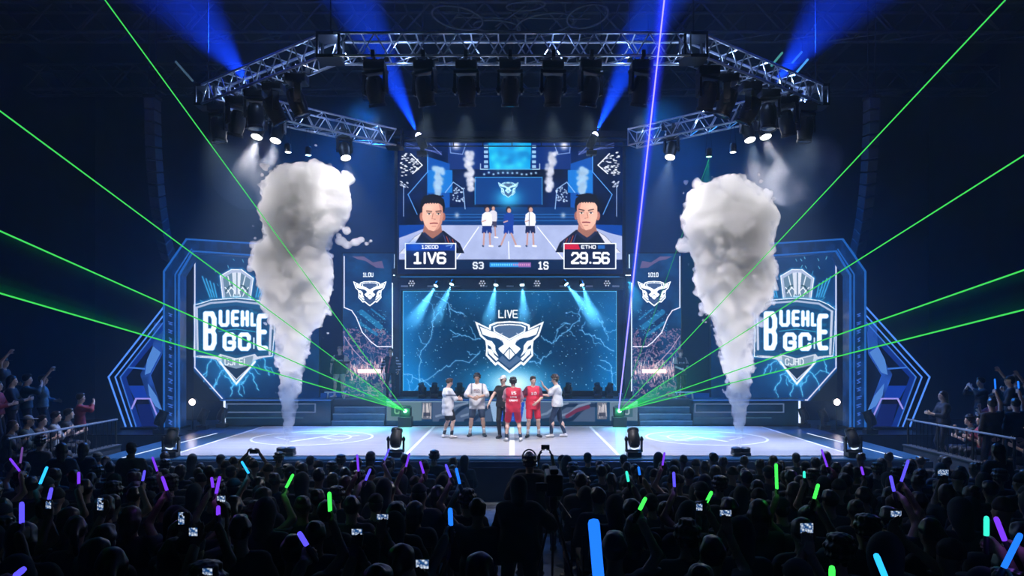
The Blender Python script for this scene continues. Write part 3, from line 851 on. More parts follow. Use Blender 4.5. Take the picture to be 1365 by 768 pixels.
# presenter portraits
def portrait(cx, cy, s, turn, brow):
    X = lambda x, y: q(cx + s * x, cy + y)
    XX = lambda l: [X(*p) for p in l]
    cv.poly(XX([(-185, 210), (-100, 118), (-45, 85), (60, 85), (105, 120), (150, 155), (175, 210)]), (14, 20, 44))
    cv.poly(XX([(-185, 212), (-100, 120), (-60, 95), (-95, 150), (-120, 212)]), (205, 208, 225))
    for k in range(5): cv.line(XX([(60 + k * 16, 110 + k * 8), (85 + k * 14, 180)]), .8, (190, 80, 60) if k % 2 else (70, 80, 150))
    cv.poly(XX([(-45, 40), (45, 40), (52, 95), (0, 128), (-55, 95)]), (150, 100, 88))
    cv.poly(XX([(-45, 92), (0, 132), (50, 92), (62, 104), (0, 152), (-60, 104)]), (30, 38, 70))
    # head
    cv.blob(*X(-2, -52), 16.5, 15.5, (14, 12, 20), 1, False)
    cv.blob(*X(-60, 8), 3, 6, (170, 110, 96), 1, False); cv.blob(*X(60, 8), 2.4, 5.5, (150, 95, 86), 1, False)
    cv.poly(XX([(-56, -45), (-40, -70), (30, -74), (54, -48), (58, 5), (50, 45), (28, 78), (4, 88), (-24, 80), (-46, 50), (-58, 8)]), (226, 176, 158))
    cv.blob(*X(-22, -42), 7, 5, (240, 195, 175), .7); cv.blob(*X(-32, 22), 5, 6, (236, 185, 165), .7)
    cv.poly(XX([(30, -70), (54, -48), (58, 5), (50, 45), (28, 78), (10, 86), (36, 40), (42, -20)]), (190, 134, 120))
    cv.blob(*X(26, 0), 5, 9, (205, 150, 134), .6); cv.blob(*X(0, 66), 7, 3, (226, 172, 152), .6)
    cv.poly(XX([(-62, -10), (-58, -55), (-38, -66), (0, -70), (38, -66), (56, -50), (62, -12), (68, -50), (62, -88), (30, -112), (-20, -116), (-56, -94), (-70, -55)]), (14, 12, 20))
    for hx in range(-50, 50, 14): cv.poly(XX([(hx - 10, -98), (hx + turn, -112 - (hx * 7) % 7), (hx + 16, -104)]), (14, 12, 20)); cv.poly(XX([(hx - 6, -72), (hx + 2, -60 - (hx * 5) % 7), (hx + 10, -72)]), (14, 12, 20))
    for e in (-1, 1):
        cv.line(XX([(e * 12 + turn, -22), (e * 40 + turn, -28 + brow)]), 1.3, (40, 25, 25))
        cv.blob(*X(e * 26 + turn, -8), 2.6, 1.3, (235, 225, 220), 1, False); cv.blob(*X(e * 26 + turn, -8), 1.1, 1.2, (30, 20, 22), 1, False)
        cv.line(XX([(e * 14 + turn, -13), (e * 38 + turn, -13)]), .7, (60, 35, 35))
    cv.line(XX([(turn - 4, -10), (turn - 10, 18), (turn + 8, 22)]), 1.1, (165, 108, 95)); cv.blob(*X(turn - 3, 16), 2.2, 1.6, (222, 165, 145), .7)
    cv.line(XX([(turn - 20, 45), (turn, 43), (turn + 20, 44)]), 1.8, (165, 80, 80)); cv.line(XX([(turn - 20, 44), (turn + 20, 44)]), .5, (90, 40, 45))
    cv.line(XX([(turn - 10, 60), (turn + 12, 60)]), 1, (180, 122, 106))
portrait(216, 445, 1, 6, 4); portrait(1068, 440, -1, 4, 0)
# name plates and clock
for s, x0, x1 in ((0, 62, 346), (1, 938, 1230)):
    cv.poly(Q([(x0, 598), (x1, 598), (x1, 742), (x0, 742)]), (235, 245, 255))
    cv.poly(Q([(x0 + 6, 603), (x1 - 6, 603), (x1 - 6, 737), (x0 + 6, 737)]), (13, 26, 62))
cv.poly(Q([(68, 604), (340, 604), (340, 640), (68, 640)]), (12, 52, 150)); cv.blob(*q(120, 620), 12, 8, (20, 90, 210), .6)
cv.poly(Q([(944, 604), (1020, 604), (1030, 632), (944, 632)]), (190, 25, 60)); cv.poly(Q([(1128, 610), (1168, 610), (1168, 630), (1128, 630)]), (30, 90, 170))
wh = (242, 248, 255)
cv.text('12EOD', *q(155, 612), 3.3, 4, 1.3, .9, wh); cv.text('ETHO', *q(1038, 612), 3.6, 4, 1.4, 1.0, wh)
cv.text('1IV6', *q(112, 654), 9.6, 13.2, 3.1, 3.0, wh); cv.text('29.56', *q(986, 654), 8.2, 13.2, 3.2, 2.9, wh)
cv.line(Q([(290, 615), (325, 608), (315, 625)]), .9, (130, 170, 230))
cv.poly(Q([(346, 690), (938, 690), (938, 742), (346, 742)]), (8, 32, 70)); cv.poly(Q([(30, 742), (1262, 742), (1262, 768), (30, 768)]), (6, 22, 60))
cv.text('S3', *q(440, 706), 5.2, 8, 2.6, 1.9, (215, 225, 240)); cv.text('1S', *q(800, 704), 5.2, 9, 2.2, 1.9, (235, 240, 250))
cv.poly(Q([(530, 706), (758, 706), (758, 732), (530, 732)]), (40, 130, 210)); cv.poly(Q([(690, 706), (758, 706), (758, 732), (690, 732)]), (130, 90, 160))
for x in range(540, 752, 12): cv.poly(Q([(x, 713), (x + 7, 713), (x + 7, 724), (x, 724)]), (120, 225, 250) if x < 650 else (210, 150, 190), .8)
cv.poly(Q([(0, 0), (30, 0), (30, 768), (0, 768)]), (4, 18, 60)); cv.poly(Q([(1264, 0), (1300, 0), (1300, 768), (1264, 768)]), (4, 18, 60))
us = empty('upper_screen', (0, 25.0, 10.0), label='giant top LED screen with two presenter portraits and the figures 29.56', cat='screen')
USO = Vector((0, -25.0, -10.0))
w = led_wall('display', cv, at(530, 190, 830, 365, 25.0), 1.45, us); w.location = USO
a, c = P(530, 190, 25), P(830, 365, 25)
hang(us, USO, MB().box((a.x - .08, 25.02, c.z - .1), (c.x + .08, 25.4, a.z + .12)), 'cabinet', M['black'])
hang(us, USO, MB().ribbon([(a.x - .05, c.z - .05), (a.x - .05, a.z + .06), (c.x + .05, a.z + .06), (c.x + .05, c.z - .05)], .09, 24.97, 25.05, True), 'bezel', M['blackmetal'])
hang(us, USO, MB().box((a.x + .1, 24.96, c.z - .12), (c.x - .1, 24.99, c.z - .09)), 'light_strip', glow('screen_edge', srgb(40, 120, 200), .8))
m = MB()
for x in (-3, 0, 3): m.tube((x, 25.2, a.z + .1), (x, 25.2, 15.98), .03)
hang(us, USO, m, 'hanging_cable', M['blackmetal'])
hang(us, USO, MB().cbox((a.x - .2, 25.05, a.z + .2), (c.x + .2, 25.3, a.z + .42), .02), 'header_beam', M['blackmetal'])

# header beam between the screens
hb = empty('lamp_bar', (0, 25.7, 5.55), label='dark lamp bar between the two middle screens carrying small blue lamps', cat='bar')
HBO = -Vector(hb.location)
a, c = P(528, 367, 25.7), P(832, 387, 25.7)
hang(hb, HBO, MB().cbox((a.x, 25.62, c.z + .02), (c.x, 25.95, a.z + .02), .02), 'beam', pbr('bar_paint', (.02, .04, .08), .5))
hang(hb, HBO, MB().box((a.x, 25.6, a.z - .04), (c.x, 25.62, a.z - .02)), 'light_strip', glow('bar_strip', srgb(30, 90, 150), .7))
m = MB()
for x in np.linspace(a.x + .3, c.x - .3, 9): m.cbox((x - .12, 25.59, c.z + .1), (x + .12, 25.62, c.z + .16), .008)
hang(hb, HBO, m, 'socket_plate', M['alu'])

# towers either side of the middle screens
for s, lb in ((-1, 'left'), (1, 'right')):
    x = s * 3.98
    t = empty('screen_tower', (x, 25.75, RZ), label=f'dark tower with a thin white light strip on the {lb} edge of the middle screens', cat='tower', group='screen towers')
    MB().cbox((-.13, -.15, 0), (.13, .3, 4.4), .02).build('mast', M['dark'], t)
    MB().box((s * .1 - .015, -.18, .2 if s > 0 else .9), (s * .1 + .015, -.15, 3.9)).build('light_strip', M['whiteled'], t)

# ------------------------------------------------------------------ narrow side screens
def narrow(x0, x1, s, lab, word, seed, mirror):
    rng = np.random.RandomState(seed)
    cv = Canvas(0, 0, 70, 192, 2.2, (8, 42, 82))
    X = (lambda x: 70 - x) if mirror else (lambda x: x)
    PL = lambda l: [(X(a_), b_) for a_, b_ in l]
    cv.a += (cv.noise(18, seed, 5)[..., None] - .5) * np.array((10, 50, 70))
    cv.poly(PL([(12, 4), (28, 4), (40, 12), (52, 10), (55, 20), (44, 19), (30, 10), (20, 8)]), (95, 75, 105), .8)
    # circuit-like city, lower part
    n1 = cv.noise(5, seed + 1, 4)
    msk = (cv.Y[:, None] > 100) & (np.abs(n1 - .5) < .045)
    cv.a[msk] = cv.a[msk] * .3 + np.array((140, 105, 125)) * .7
    for (xa, ya, xb, yb, w_) in ((25, 78, 50, 98, 7), (22, 92, 45, 108, 4), (38, 74, 56, 88, 2)):
        cv.line(PL([(xa, ya), (xb, yb)]), w_, (25, 105, 150), .75)
    for _ in range(70): cv.blob(X(rng.uniform(18, 60)), rng.uniform(75, 110), .7, .5, (110, 190, 215), .6, False)
    cv.line(PL([(2, 4), (2, 72), (12, 76), (18, 85), (26, 105), (38, 118), (46, 124), (64, 124)]), 1.3, (215, 215, 235), .95)
    cv.line(PL([(2, 110), (14, 128), (30, 145), (40, 150)]), 1.2, (170, 140, 165), .8)
    cv.line(PL([(30, 112), (40, 130), (58, 135)]), 1.0, (120, 100, 130), .7)
    for _ in range(260):
        x, y = X(rng.uniform(10, 62)), rng.normal(155, 7)
        cv.line([(x, y - 2), (x, y + 2)], .7, (220, 165, 170) if rng.rand() < .6 else (240, 230, 225), rng.uniform(.2, .8))
    cv.poly(PL([(20, 154), (52, 154), (52, 159), (20, 159)]), (255, 235, 235), .95); cv.blob(X(36), 157, 22, 5, (240, 190, 190), .5)
    n2 = cv.noise(6, seed + 2, 4); msk = (cv.Y[:, None] > 168) & (n2 > .55)
    cv.a[msk] = cv.a[msk] * .5 + np.array((35, 95, 80)) * .5
    emblem(cv, X(36), 37, .076, (240, 248, 255), (12, 40, 80), (50, 70, 105))
    cv.text(word, 27 if not mirror else 26, 26, 2.4, 5, 1.2, .9, (220, 230, 240))
    cv.line([(X(69), 2), (X(69), 120)], 1.4, (185, 215, 240))
    d = 25.9
    a, c = P(x0, 338, d), P(x1, 530, d)
    o = empty('narrow_screen', ((a.x + c.x) / 2, d, RZ), label=lab, cat='screen', group='narrow side screens')
    off = -Vector(o.location)
    w = led_wall('display', cv, at(x0, 338, x1, 530, d), 1.75, o); w.location = off
    hang(o, off, MB().box((a.x - .04, d + .02, RZ), (c.x + .04, d + .2, a.z + .05)), 'cabinet', M['black'])
narrow(457, 527, -1, 'tall narrow LED screen with a small winged emblem, left of the middle screens', '1LOU', 21, False)
narrow(838, 908, 1, 'tall narrow LED screen with a small winged emblem, right of the middle screens', '1O1O', 22, True)

# ------------------------------------------------------------------ crest screens
def crest(x0, x1, lc, lab, seed, mirror):
    rng = np.random.RandomState(seed)
    W = x1 - x0
    cv = Canvas(x0, 336, x1, 535, 1.9, (5, 38, 84))
    cv.a += (cv.noise(35, seed, 5)[..., None] - .5) * np.array((10, 45, 70))
    k = 1 / 3.34
    def T(l): return [(lc + (x - 262) * k, 310 + y * k) for x, y in l]
    cv.blob(lc, 440, 62, 62, (10, 105, 165), .75)
    cv.blob(lc, 490, 40, 30, (15, 120, 190), .5)
    for _ in range(60):
        a_ = rng.uniform(0, 2 * PI); r0 = rng.uniform(40, 60); L = rng.uniform(3, 9)
        x, y = lc + r0 * math.cos(a_), 430 + r0 * 1.15 * math.sin(a_)
        cv.line([(x, y), (x + L * math.cos(a_), y + L * math.sin(a_))], .8, (70, 190, 235), .7)
    for sx in (-1, 1):
        for j in range(4):
            x = lc + sx * (26 + 3 * j); cv.line([(x, 396), (x + sx * (4 + 2 * j), 378 - 3 * j)], 1.2, (60, 170, 230), .85, 1.5)
        for pts in ([(lc + sx * 10, 488), (lc + sx * 22, 500), (lc + sx * 30, 520)], [(lc + sx * 24, 470), (lc + sx * 38, 486), (lc + sx * 44, 500)], [(lc + sx * 16, 500), (lc + sx * 4, 512), (lc + sx * 8, 528)]):
            bolt(cv, pts, rng, 1.0, (110, 215, 250), 2, 1)
    for _ in range(10):
        x, y = lc + rng.uniform(-40, 45), rng.uniform(342, 372); cv.line([(x, y), (x + rng.uniform(-2, 2), y + rng.uniform(1, 4))], 1, (110, 195, 220), .8)
    wh = (236, 242, 255); sil = (165, 180, 210); dk = (10, 55, 100)
    gl = dict(g=2.6, ga=.55, gc=(50, 175, 240))
    # crown
    cr = T([(193, 195), (240, 168), (285, 168), (335, 205), (322, 298), (205, 300)])
    cv.line(cr + cr[:1], 2.4, wh, 1, **gl); cv.poly(cr, sil); cr2 = T([(203, 204), (243, 180), (283, 180), (325, 210), (314, 292), (213, 292)])
    cv.poly(cr2, (95, 125, 150)); cv.poly(T([(243, 180), (262, 178), (262, 280), (250, 270)]), (205, 215, 232)); cv.poly(T([(283, 180), (268, 178), (268, 280), (276, 270)]), (215, 222, 238))
    for l in ([(225, 195), (238, 250)], [(302, 195), (288, 250)], [(212, 245), (228, 262), (238, 285)], [(316, 245), (300, 262), (290, 285)], [(220, 270), (240, 245), (255, 262), (248, 285), (280, 285), (275, 262), (290, 245), (308, 270)]):
        cv.line(T(l), 1.3, (225, 235, 245))
    for l in ([(215, 262), (230, 240), (244, 236)], [(313, 262), (298, 240), (284, 236)]): cv.line(T(l), 1.5, (12, 60, 70))
    # shield
    sh = T([(75, 325), (110, 316), (150, 303), (262, 294), (360, 305), (400, 322), (432, 345), (428, 450), (420, 548), (352, 556), (310, 610), (262, 676), (218, 615), (178, 558), (75, 550), (80, 440)])
    cv.line(sh + sh[:1], 2.2, wh, 1, **gl); cv.poly(sh, (18, 75, 120))
    cv.line(T([(84, 335), (150, 314), (262, 306), (360, 317), (420, 352)]), 2.6, sil); cv.line(T([(86, 335), (90, 520)]), 3.0, (185, 195, 220)); cv.line(T([(418, 352), (410, 540)]), 3.2, (185, 195, 220))
    cv.poly(T([(104, 345), (262, 325), (405, 352), (400, 520), (340, 535), (262, 545), (185, 535), (104, 520)]), dk)
    for _ in range(60): cv.blob(*T([(rng.uniform(100, 405), rng.uniform(340, 530))])[0], 2.2, 1.6, (20, 120, 165), .5)
    # lettering
    def big(s_, x, y, w_, h_, th):
        (xa, ya), = T([(x, y)])
        for o_, c_, t_ in ((0, (20, 140, 200), th + 1.4), (0, wh, th)):
            cv.text(s_, xa, ya, w_ * k, h_ * k, 0, t_, c_)
    big('B', 126, 362, 38, 152, 6.4)
    big('U', 192, 352, 32, 60, 4.6); big('E', 246, 352, 22, 60, 4.4); big('H', 289, 354, 22, 58, 4.4); big('L', 331, 362, 14, 50, 3.8)
    big('E', 362, 372, 30, 142, 6.2)
    big('G', 210, 454, 42, 64, 5.2); big('C', 278, 454, 40, 64, 5.2)
    cv.line(T([(340, 470), (340, 515)]), 2, (200, 225, 245))
    cv.line(T([(185, 440), (262, 430), (345, 442)]), 1.2, (40, 150, 190))
    # lower banner and point
    cv.poly(T([(75, 545), (178, 552), (190, 540), (262, 560), (345, 540), (355, 552), (425, 545), (350, 566), (335, 590), (262, 605), (190, 590), (175, 566)]), (195, 205, 225))
    cv.poly(T([(196, 548), (262, 566), (338, 548), (328, 598), (262, 622), (200, 598)]), (120, 145, 170))
    lower = 'CJFEL' if not mirror else 'CJHD'
    (xa, ya), = T([(212, 562)]); cv.text(lower, xa, ya, 4.4, 8, 2, 1.3, (225, 235, 245)); 
    pt = T([(190, 575), (262, 672), (345, 575)]); cv.line(pt, 2.4, wh, 1, **gl); cv.poly(T([(205, 590), (262, 606), (328, 590), (262, 655)]), (14, 40, 70)); cv.line(T([(205, 592), (262, 655), (328, 592)]), 1.2, (205, 215, 235))
    # trim drawn round the picture
    e = (215, 220, 245)
    xL = x0 + 2 if not mirror else x1 - 2; sg = 1 if not mirror else -1
    cv.line([(xL + sg * 5, 338), (xL, 343), (xL, 490), (xL + sg * 38, 533), (xL + sg * (W - 6), 533)], 1.6, e, 1, 2.2, .35, (60, 110, 220))
    # outside the chamfered corner the wall is dark
    cv.poly([(xL - sg * 3, 493), (xL + sg * 36, 536), (xL - sg * 3, 536)], (3, 8, 22))
    for dx in (0, 9): cv.line([(xL + sg * (W - 5 - dx), 375), (xL + sg * (W - 42 - dx), 533)], .8, (45, 110, 190), .8)
    return cv
def crest_unit(x0, x1, lc, lab, seed, mirror):
    cv = crest(x0, x1, lc, lab, seed, mirror)
    d = 25.3
    a, c = P(x0, 336, d), P(x1, 535, d)
    o = empty('crest_screen', ((a.x + c.x) / 2, d, RZ), label=lab, cat='screen', group='crest screens')
    off = -Vector(o.location)
    w = led_wall('display', cv, at(x0, 336, x1, 535, d), 1.25, o); w.location = off
    hang(o, off, MB().box((a.x, d + .02, RZ), (c.x, d + .25, a.z)), 'cabinet', M['black'])
crest_unit(258, 425, 315, 'large dark blue LED screen with the crowned BUEHLE shield, left of the stage', 31, False)
crest_unit(948, 1116, 1062, 'large dark blue LED screen with the crowned BUEHLE shield, right of the stage', 32, True)

# ------------------------------------------------------------------ glowing hexagonal towers
def tower(side, lab):
    d = 24.2
    def mx(x):
        if side < 0: return x
        return 1372 - x if x >= 218 else 1154 + (218 - x) * 1.156
    W = lambda l, dd=d: [((mx(x) - CX) * dd / F, EYE - (y - HY) * dd / F) for x, y in l]
    cx = W([(228, 570)])[0][0]
    o = empty('hexagon_tower', (cx, d, .9), label=lab, cat='tower', group='hexagon towers')
    off = -Vector(o.location)
    H = lambda mb, n, m_: hang(o, off, mb, n, m_)
    arch = [(229, 575), (229, 364), (253, 327), (345, 333), (432, 338)]
    H(MB().ribbon(W(arch), .46, d, d + .55), 'arch_body', led_pattern('arch_facing', srgb(16, 66, 140), .7, (5, 5, 3)))
    for l, wd, m_ in (([(219, 575), (219, 362), (249, 319), (345, 325), (432, 330)], .045, M['blueled']),
                      ([(239, 575), (239, 367), (258, 335), (345, 341), (432, 346)], .05, M['blueled']),
                      ([(234, 575), (234, 366), (256, 332)], .025, M['blueled'])):
        H(MB().ribbon(W(l), wd, d - .05, d), 'light_strip', m_)
    # raised signs running down the column
    rng = random.Random(7); gsm = glow('sign_marks', srgb(60, 110, 215), .8)
    for y in range(420, 566, 11):
        x = 227; a_ = rng.uniform(1.5, 3.2); b_ = rng.uniform(2, 3.5)
        H(MB().ribbon(W([(x - a_, y - b_), (x + a_, y - b_ * .3), (x - a_ * .5, y + b_ * .4), (x + a_, y + b_)]), .03, d - .02, d), 'sign_mark', gsm)
    # wing
    d2 = d + .15
    V = lambda l: W(l)
    H(MB().prism(V([(219, 408), (146, 503), (170, 575), (219, 575)]), d2 + .22, d2 + .4), 'wing_panel', pbr('wing_backing', (.006, .012, .035), .4))
    H(MB().ribbon(V([(219, 404), (141, 503), (166, 575)]), .045, d2, d2 + .03), 'light_strip', M['brightblue'])
    H(MB().ribbon(V([(219, 415), (150, 503), (174, 575)]), .035, d2, d2 + .03), 'light_strip', M['brightblue'])
    H(MB().ribbon(V([(217, 432), (160, 503), (183, 575)]), .15, d2 + .02, d2 + .08), 'wing_rib', glow('rib_blue', srgb(16, 52, 150), .8))
    H(MB().ribbon(V([(216, 428), (157, 503), (180, 575)]), .03, d2 - .01, d2 + .02), 'light_strip', M['bluewhite'])
    H(MB().ribbon(V([(208, 430), (206, 470), (190, 500), (203, 540), (214, 575)]), .3, d2 + .02, d2 + .08), 'wing_rib', led_pattern('rib_marble', srgb(45, 100, 215), .8, (2, 2, 1.2)))
    H(MB().prism(V([(201, 462), (211, 470), (197, 497), (190, 500), (193, 480)]), d2 - .0, d2 + .02).prism(V([(194, 512), (205, 528), (213, 548), (204, 542), (196, 528)]), d2 - .0, d2 + .02), 'bright_facet', glow('facet', srgb(90, 150, 240), .8))
    H(MB().prism(V([(166, 515), (190, 515), (195, 532), (174, 532)]), d2 + .1, d2 + .2), 'wing_facet', glow('facet_deep', srgb(18, 62, 180), .85))
    H(MB().ribbon(V([(167, 490), (190, 492)]), .05, d2, d2 + .05), 'cross_strut', M['bluewhite'])
    H(MB().ribbon(V([(172, 546), (178, 532), (197, 532), (209, 562)]), .045, d2 - .0, d2 + .04), 'light_strip', glow('pinkish_strip', srgb(150, 145, 235), 1.1))
    H(MB().prism(V([(176, 540), (198, 540), (208, 575), (184, 575)]), d2 + .15, d2 + .21), 'wing_facet', glow('facet_dark', srgb(12, 30, 110), .8))
    H(MB().box(*[(lambda a_, b_: (a_, b_))(*[(min(p[0] for p in W([(162, 0), (240, 0)])), d - .1, .9), (max(p[0] for p in W([(162, 0), (240, 0)])), d + .8, .97)])][0]), 'foot', M['blackmetal'])
tower(-1, 'blue glowing hexagonal tower with an angular wing, left of the stage')
tower(1, 'blue glowing hexagonal tower with an angular wing, right of the stage')
# ------------------------------------------------------------------ lamps
def spot(name, loc, direction, energy, col, angle, blend=.35, size=.06):
    l = bpy.data.lights.new(name, 'SPOT')
    l.energy = energy; l.color = col; l.spot_size = R(angle); l.spot_blend = blend; l.shadow_soft_size = size
    o = bpy.data.objects.new(name, l); COL.objects.link(o)
    o.location = loc; o.rotation_euler = Vector(direction).to_track_quat('-Z', 'Y').to_euler()
    return o
def point(name, loc, energy, col, size=.05):
    l = bpy.data.lights.new(name, 'POINT'); l.energy = energy; l.color = col; l.shadow_soft_size = size
    o = bpy.data.objects.new(name, l); COL.objects.link(o); o.location = loc
    return o

LIT = {'white': M['lens'], 'blue': M['lensblue'], 'green': M['lensgreen'], None: M['glass']}
def moving_head(pivot, direction, hanging=True, s=1.0, lit=None, label='', group=None, drop=0.0, crescent=False, arm=None):
    """yoke lamp: base, two-armed yoke, tapered head with lens"""
    D = Vector(direction).normalized()
    sg = 1 if hanging else -1
    base = Vector(pivot) + Vector((0, 0, sg * .5 * s))
    pan = math.atan2(-D.x, D.y)
    root = empty('moving_head_lamp', base, 0, label, 'stage lamp', group)
    m = MB(); m.cbox((-.2 * s, -.17 * s, min(0, -sg * .16 * s)), (.2 * s, .17 * s, max(0, -sg * .16 * s)), .03 * s)
    if hanging:
        for x in (-.12, .12): m.cbox((x * s - .03, -.04, 0), (x * s + .03, .04, .07 * s), .008)
        zt = drop if drop > 0 else .05
        m.box((-.3, -.03, zt - .01), (.3, .03, zt + .03)).box((-.03, -.3, zt - .01), (.03, .3, zt + .03))
        for q_ in (-.26, .26): m.box((-.04, q_ - .05, zt - .02), (.04, q_ + .05, zt + .13)).box((q_ - .05, -.04, zt - .02), (q_ + .05, .04, zt + .13))
    if arm: m.tube((0, 0, -.03), arm, .03, n=8)
    for x in (-.1, .1):
        m.box((x * s - .035 * s, -.172 * s, -sg * .12 * s), (x * s + .035 * s, -.17 * s, -sg * .06 * s))
    m.build('base', M['black'], root)
    if drop > 0:
        MB().tube((0, 0, .05 * s), (0, 0, drop), .02, n=8).cbox((-.06, -.06, drop - .08), (.06, .06, drop + .04), .01).build('drop_pole', M['blackmetal'], root)
    y = MB()
    for x in (-1, 1):
        pr = [(x * .19 * s, -sg * .17 * s), (x * .235 * s, -sg * .2 * s), (x * .245 * s, -sg * .5 * s), (x * .235 * s, -sg * .58 * s), (x * .2 * s, -sg * .58 * s), (x * .19 * s, -sg * .5 * s)]
        y.prism(pr, -.06 * s, .06 * s)
        y.tube((x * .17 * s, 0, -sg * .5 * s), (x * .262 * s, 0, -sg * .5 * s), .045 * s, n=12)
    y.cbox((-.24 * s, -.09 * s, min(-sg * .14 * s, -sg * .21 * s)), (.24 * s, .09 * s, max(-sg * .14 * s, -sg * .21 * s)), .02 * s)
    yo = y.build('yoke', M['black'], root); yo.rotation_euler = (0, 0, pan)
    h = MB().lathe([(.06 * s, .25 * s), (.12 * s, .235 * s), (.155 * s, .17 * s), (.17 * s, .06 * s), (.17 * s, -.08 * s), (.148 * s, -.2 * s), (.148 * s, -.235 * s), (.165 * s, -.25 * s), (.165 * s, -.3 * s), (.15 * s, -.3 * s), (.145 * s, -.275 * s)], 22)
    for k in range(4):
        a = PI / 4 + k * PI / 2
        h.cbox((.13 * s * math.cos(a) - .03 * s, .13 * s * math.sin(a) - .03 * s, -.05 * s), (.13 * s * math.cos(a) + .03 * s, .13 * s * math.sin(a) + .03 * s, .2 * s), .012 * s)
    hd = h.build('lamp_head', M['black'], root, True)
    hd.location = (0, 0, -sg * .5 * s)
    tilt = math.atan2(math.hypot(D.x, D.y), -D.z)
    hd.rotation_euler = (tilt, 0, pan)
    MB().lathe([(.142 * s, -.262 * s), (.142 * s, -.288 * s), (.1 * s, -.296 * s), (.03 * s, -.3 * s)], 22).build('lens', LIT[lit], hd, True)
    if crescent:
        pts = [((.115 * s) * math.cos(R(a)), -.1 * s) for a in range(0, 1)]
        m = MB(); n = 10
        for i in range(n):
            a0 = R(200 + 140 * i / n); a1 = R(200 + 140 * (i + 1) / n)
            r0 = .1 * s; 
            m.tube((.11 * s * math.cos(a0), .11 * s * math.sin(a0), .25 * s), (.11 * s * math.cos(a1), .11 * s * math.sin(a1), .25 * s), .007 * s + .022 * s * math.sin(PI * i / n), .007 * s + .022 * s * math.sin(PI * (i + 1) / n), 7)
        m.build('crescent_glint', M['whiteled'], hd, True)  # reflection on the lamp handle, built as a glowing arc
    return root

ORD = ['first', 'second', 'third', 'fourth', 'fifth', 'sixth', 'seventh', 'eighth', 'ninth', 'tenth', 'eleventh', 'twelfth', 'thirteenth', 'fourteenth']
# under the front of the truss: they face the stage, we see their backs
fx = [500, 566, 622, 680, 737, 787, 855]
dirs = [(.12, .35, -1), (.16, .3, -1), (.02, .3, -1), (0, .28, -1), (-.02, .3, -1), (-.15, .3, -1), (-.14, .35, -1)]
for i, (px, dr) in enumerate(zip(fx, dirs)):
    x = (px - CX) * 16.75 / F
    moving_head((x, 16.75, TZ - .3 - .62), dr, True, 1.2, None, f'black moving lamp hanging under the straight front truss, {ORD[i]} from the left', 'lamps under the front truss')
    D = Vector(dr).normalized()
    spot('front_truss_beam', Vector((x, 16.75, TZ - .92)) + D * .42, (x * .13, .14 + D.y, -1.0), 1150, (.97, .95, 1.0), 58, .8, .1)
for s, lb in ((-1, 'left'), (1, 'right')):
    a = Vector((s * 8.1, 20.0)); b = Vector((s * 4.05, 16.75))
    for i, (t, dr) in enumerate(((.1, (.05, .1, -1)), (.27, (-.25, .2, -1)), (.43, (.05, -.1, -1)), (.58, (.5, .25, -1)), (.76, (.35, .1, -1)), (.9, (.15, .3, -1)))):
        if s < 0 and i == 5: continue
        p = a.lerp(b, t)
        moving_head((p.x, p.y, TZ - .3 - .62), (-s * dr[0], dr[1], dr[2]), True, 1.2, None, f'black moving lamp under the {lb} slanting truss, {ORD[i]} from its outer tip', f'lamps under the {lb} slanting truss')

for s in (-1, 1):
    for t, e in ((.27, 800), (.58, 900)):
        a = Vector((s * 8.1, 20.0)).lerp(Vector((s * 4.05, 16.75)), t)
        spot('court_beam', (a.x, a.y, TZ - 1.4), Vector((s * 6.2, 20.8, 1)) - Vector((a.x, a.y, TZ - 1.4)), e, (.95, .95, 1.0), 46, .8, .15)
    spot('smoke_inner_fill', (s * 3.3, 16.9, TZ - 1.2), Vector((s * 5.6, 17.75, 6.0)) - Vector((s * 3.3, 16.9, TZ - 1.2)), 500, (.95, .95, 1), 50, .9, .15)  # unseen inner spot added to light the smoke column
    for x_, e in ((5.2, 12000), (8.4, 1500)):
        spot('blue_fill_beam', (s * x_, 27.5, 12.5), (s * .12, -.35, -1), e, (.012, .22, 1.0), 95, 1.0, .8)  # added blue fill light to tint the haze behind the stage
        r_ = empty('added_wash_lamp', (s * x_, 27.6, 12.62), 0, f'added blue fill lamp hung high behind the {"left" if s < 0 else "right"} crest screen, {"inner" if x_ < 6 else "outer"} one', 'stage lamp')  # invented housing for the added blue fill
        MB().cbox((-.3, -.12, .02), (.3, .12, .28), .03).build('housing', M['black'], r_); MB().cbox((-.26, -.1, 0), (.26, .1, .02), .005).build('lens', M['glass'], r_)
        MB().tube((-.2, 0, .28), (-.2, 0, 3.36), .012).tube((.2, 0, .28), (.2, 0, 3.36), .012).build('hanging_cable', M['blackmetal'], r_)
    # unseen spots added high behind the camera to light the smoke
    spot('smoke_front_fill', (s * 3.5, 3.0, 14.5), Vector((s * 5.45, 17.75, 6.3)) - Vector((s * 3.5, 3.0, 14.5)), 2600, (1, .93, .985), 20, .7, .2)
    for q_, (tx, ty) in enumerate(((7.9, 19.9), (6.9, 19.05), (5.9, 18.25), (4.9, 17.45), (3.9, 16.8), (2.5, 16.75), (1.0, 16.75), (7.0, 21), (5.6, 22.3), (4.3, 23.5), (2.2, 24))):
        point('truss_fill', (s * tx, ty, TZ), 17, (.32, .5, 1), .05)  # unseen point lights added to brighten the truss metal
    spot('smoke_side_fill', (s * 7.9, 19.3, 9.0), Vector((s * 5.5, 17.75, 6.0)) - Vector((s * 7.9, 19.3, 9.0)), 1300, (.95, .95, 1), 60, .9, .15)  # unseen spot added to light the smoke column from its outer side
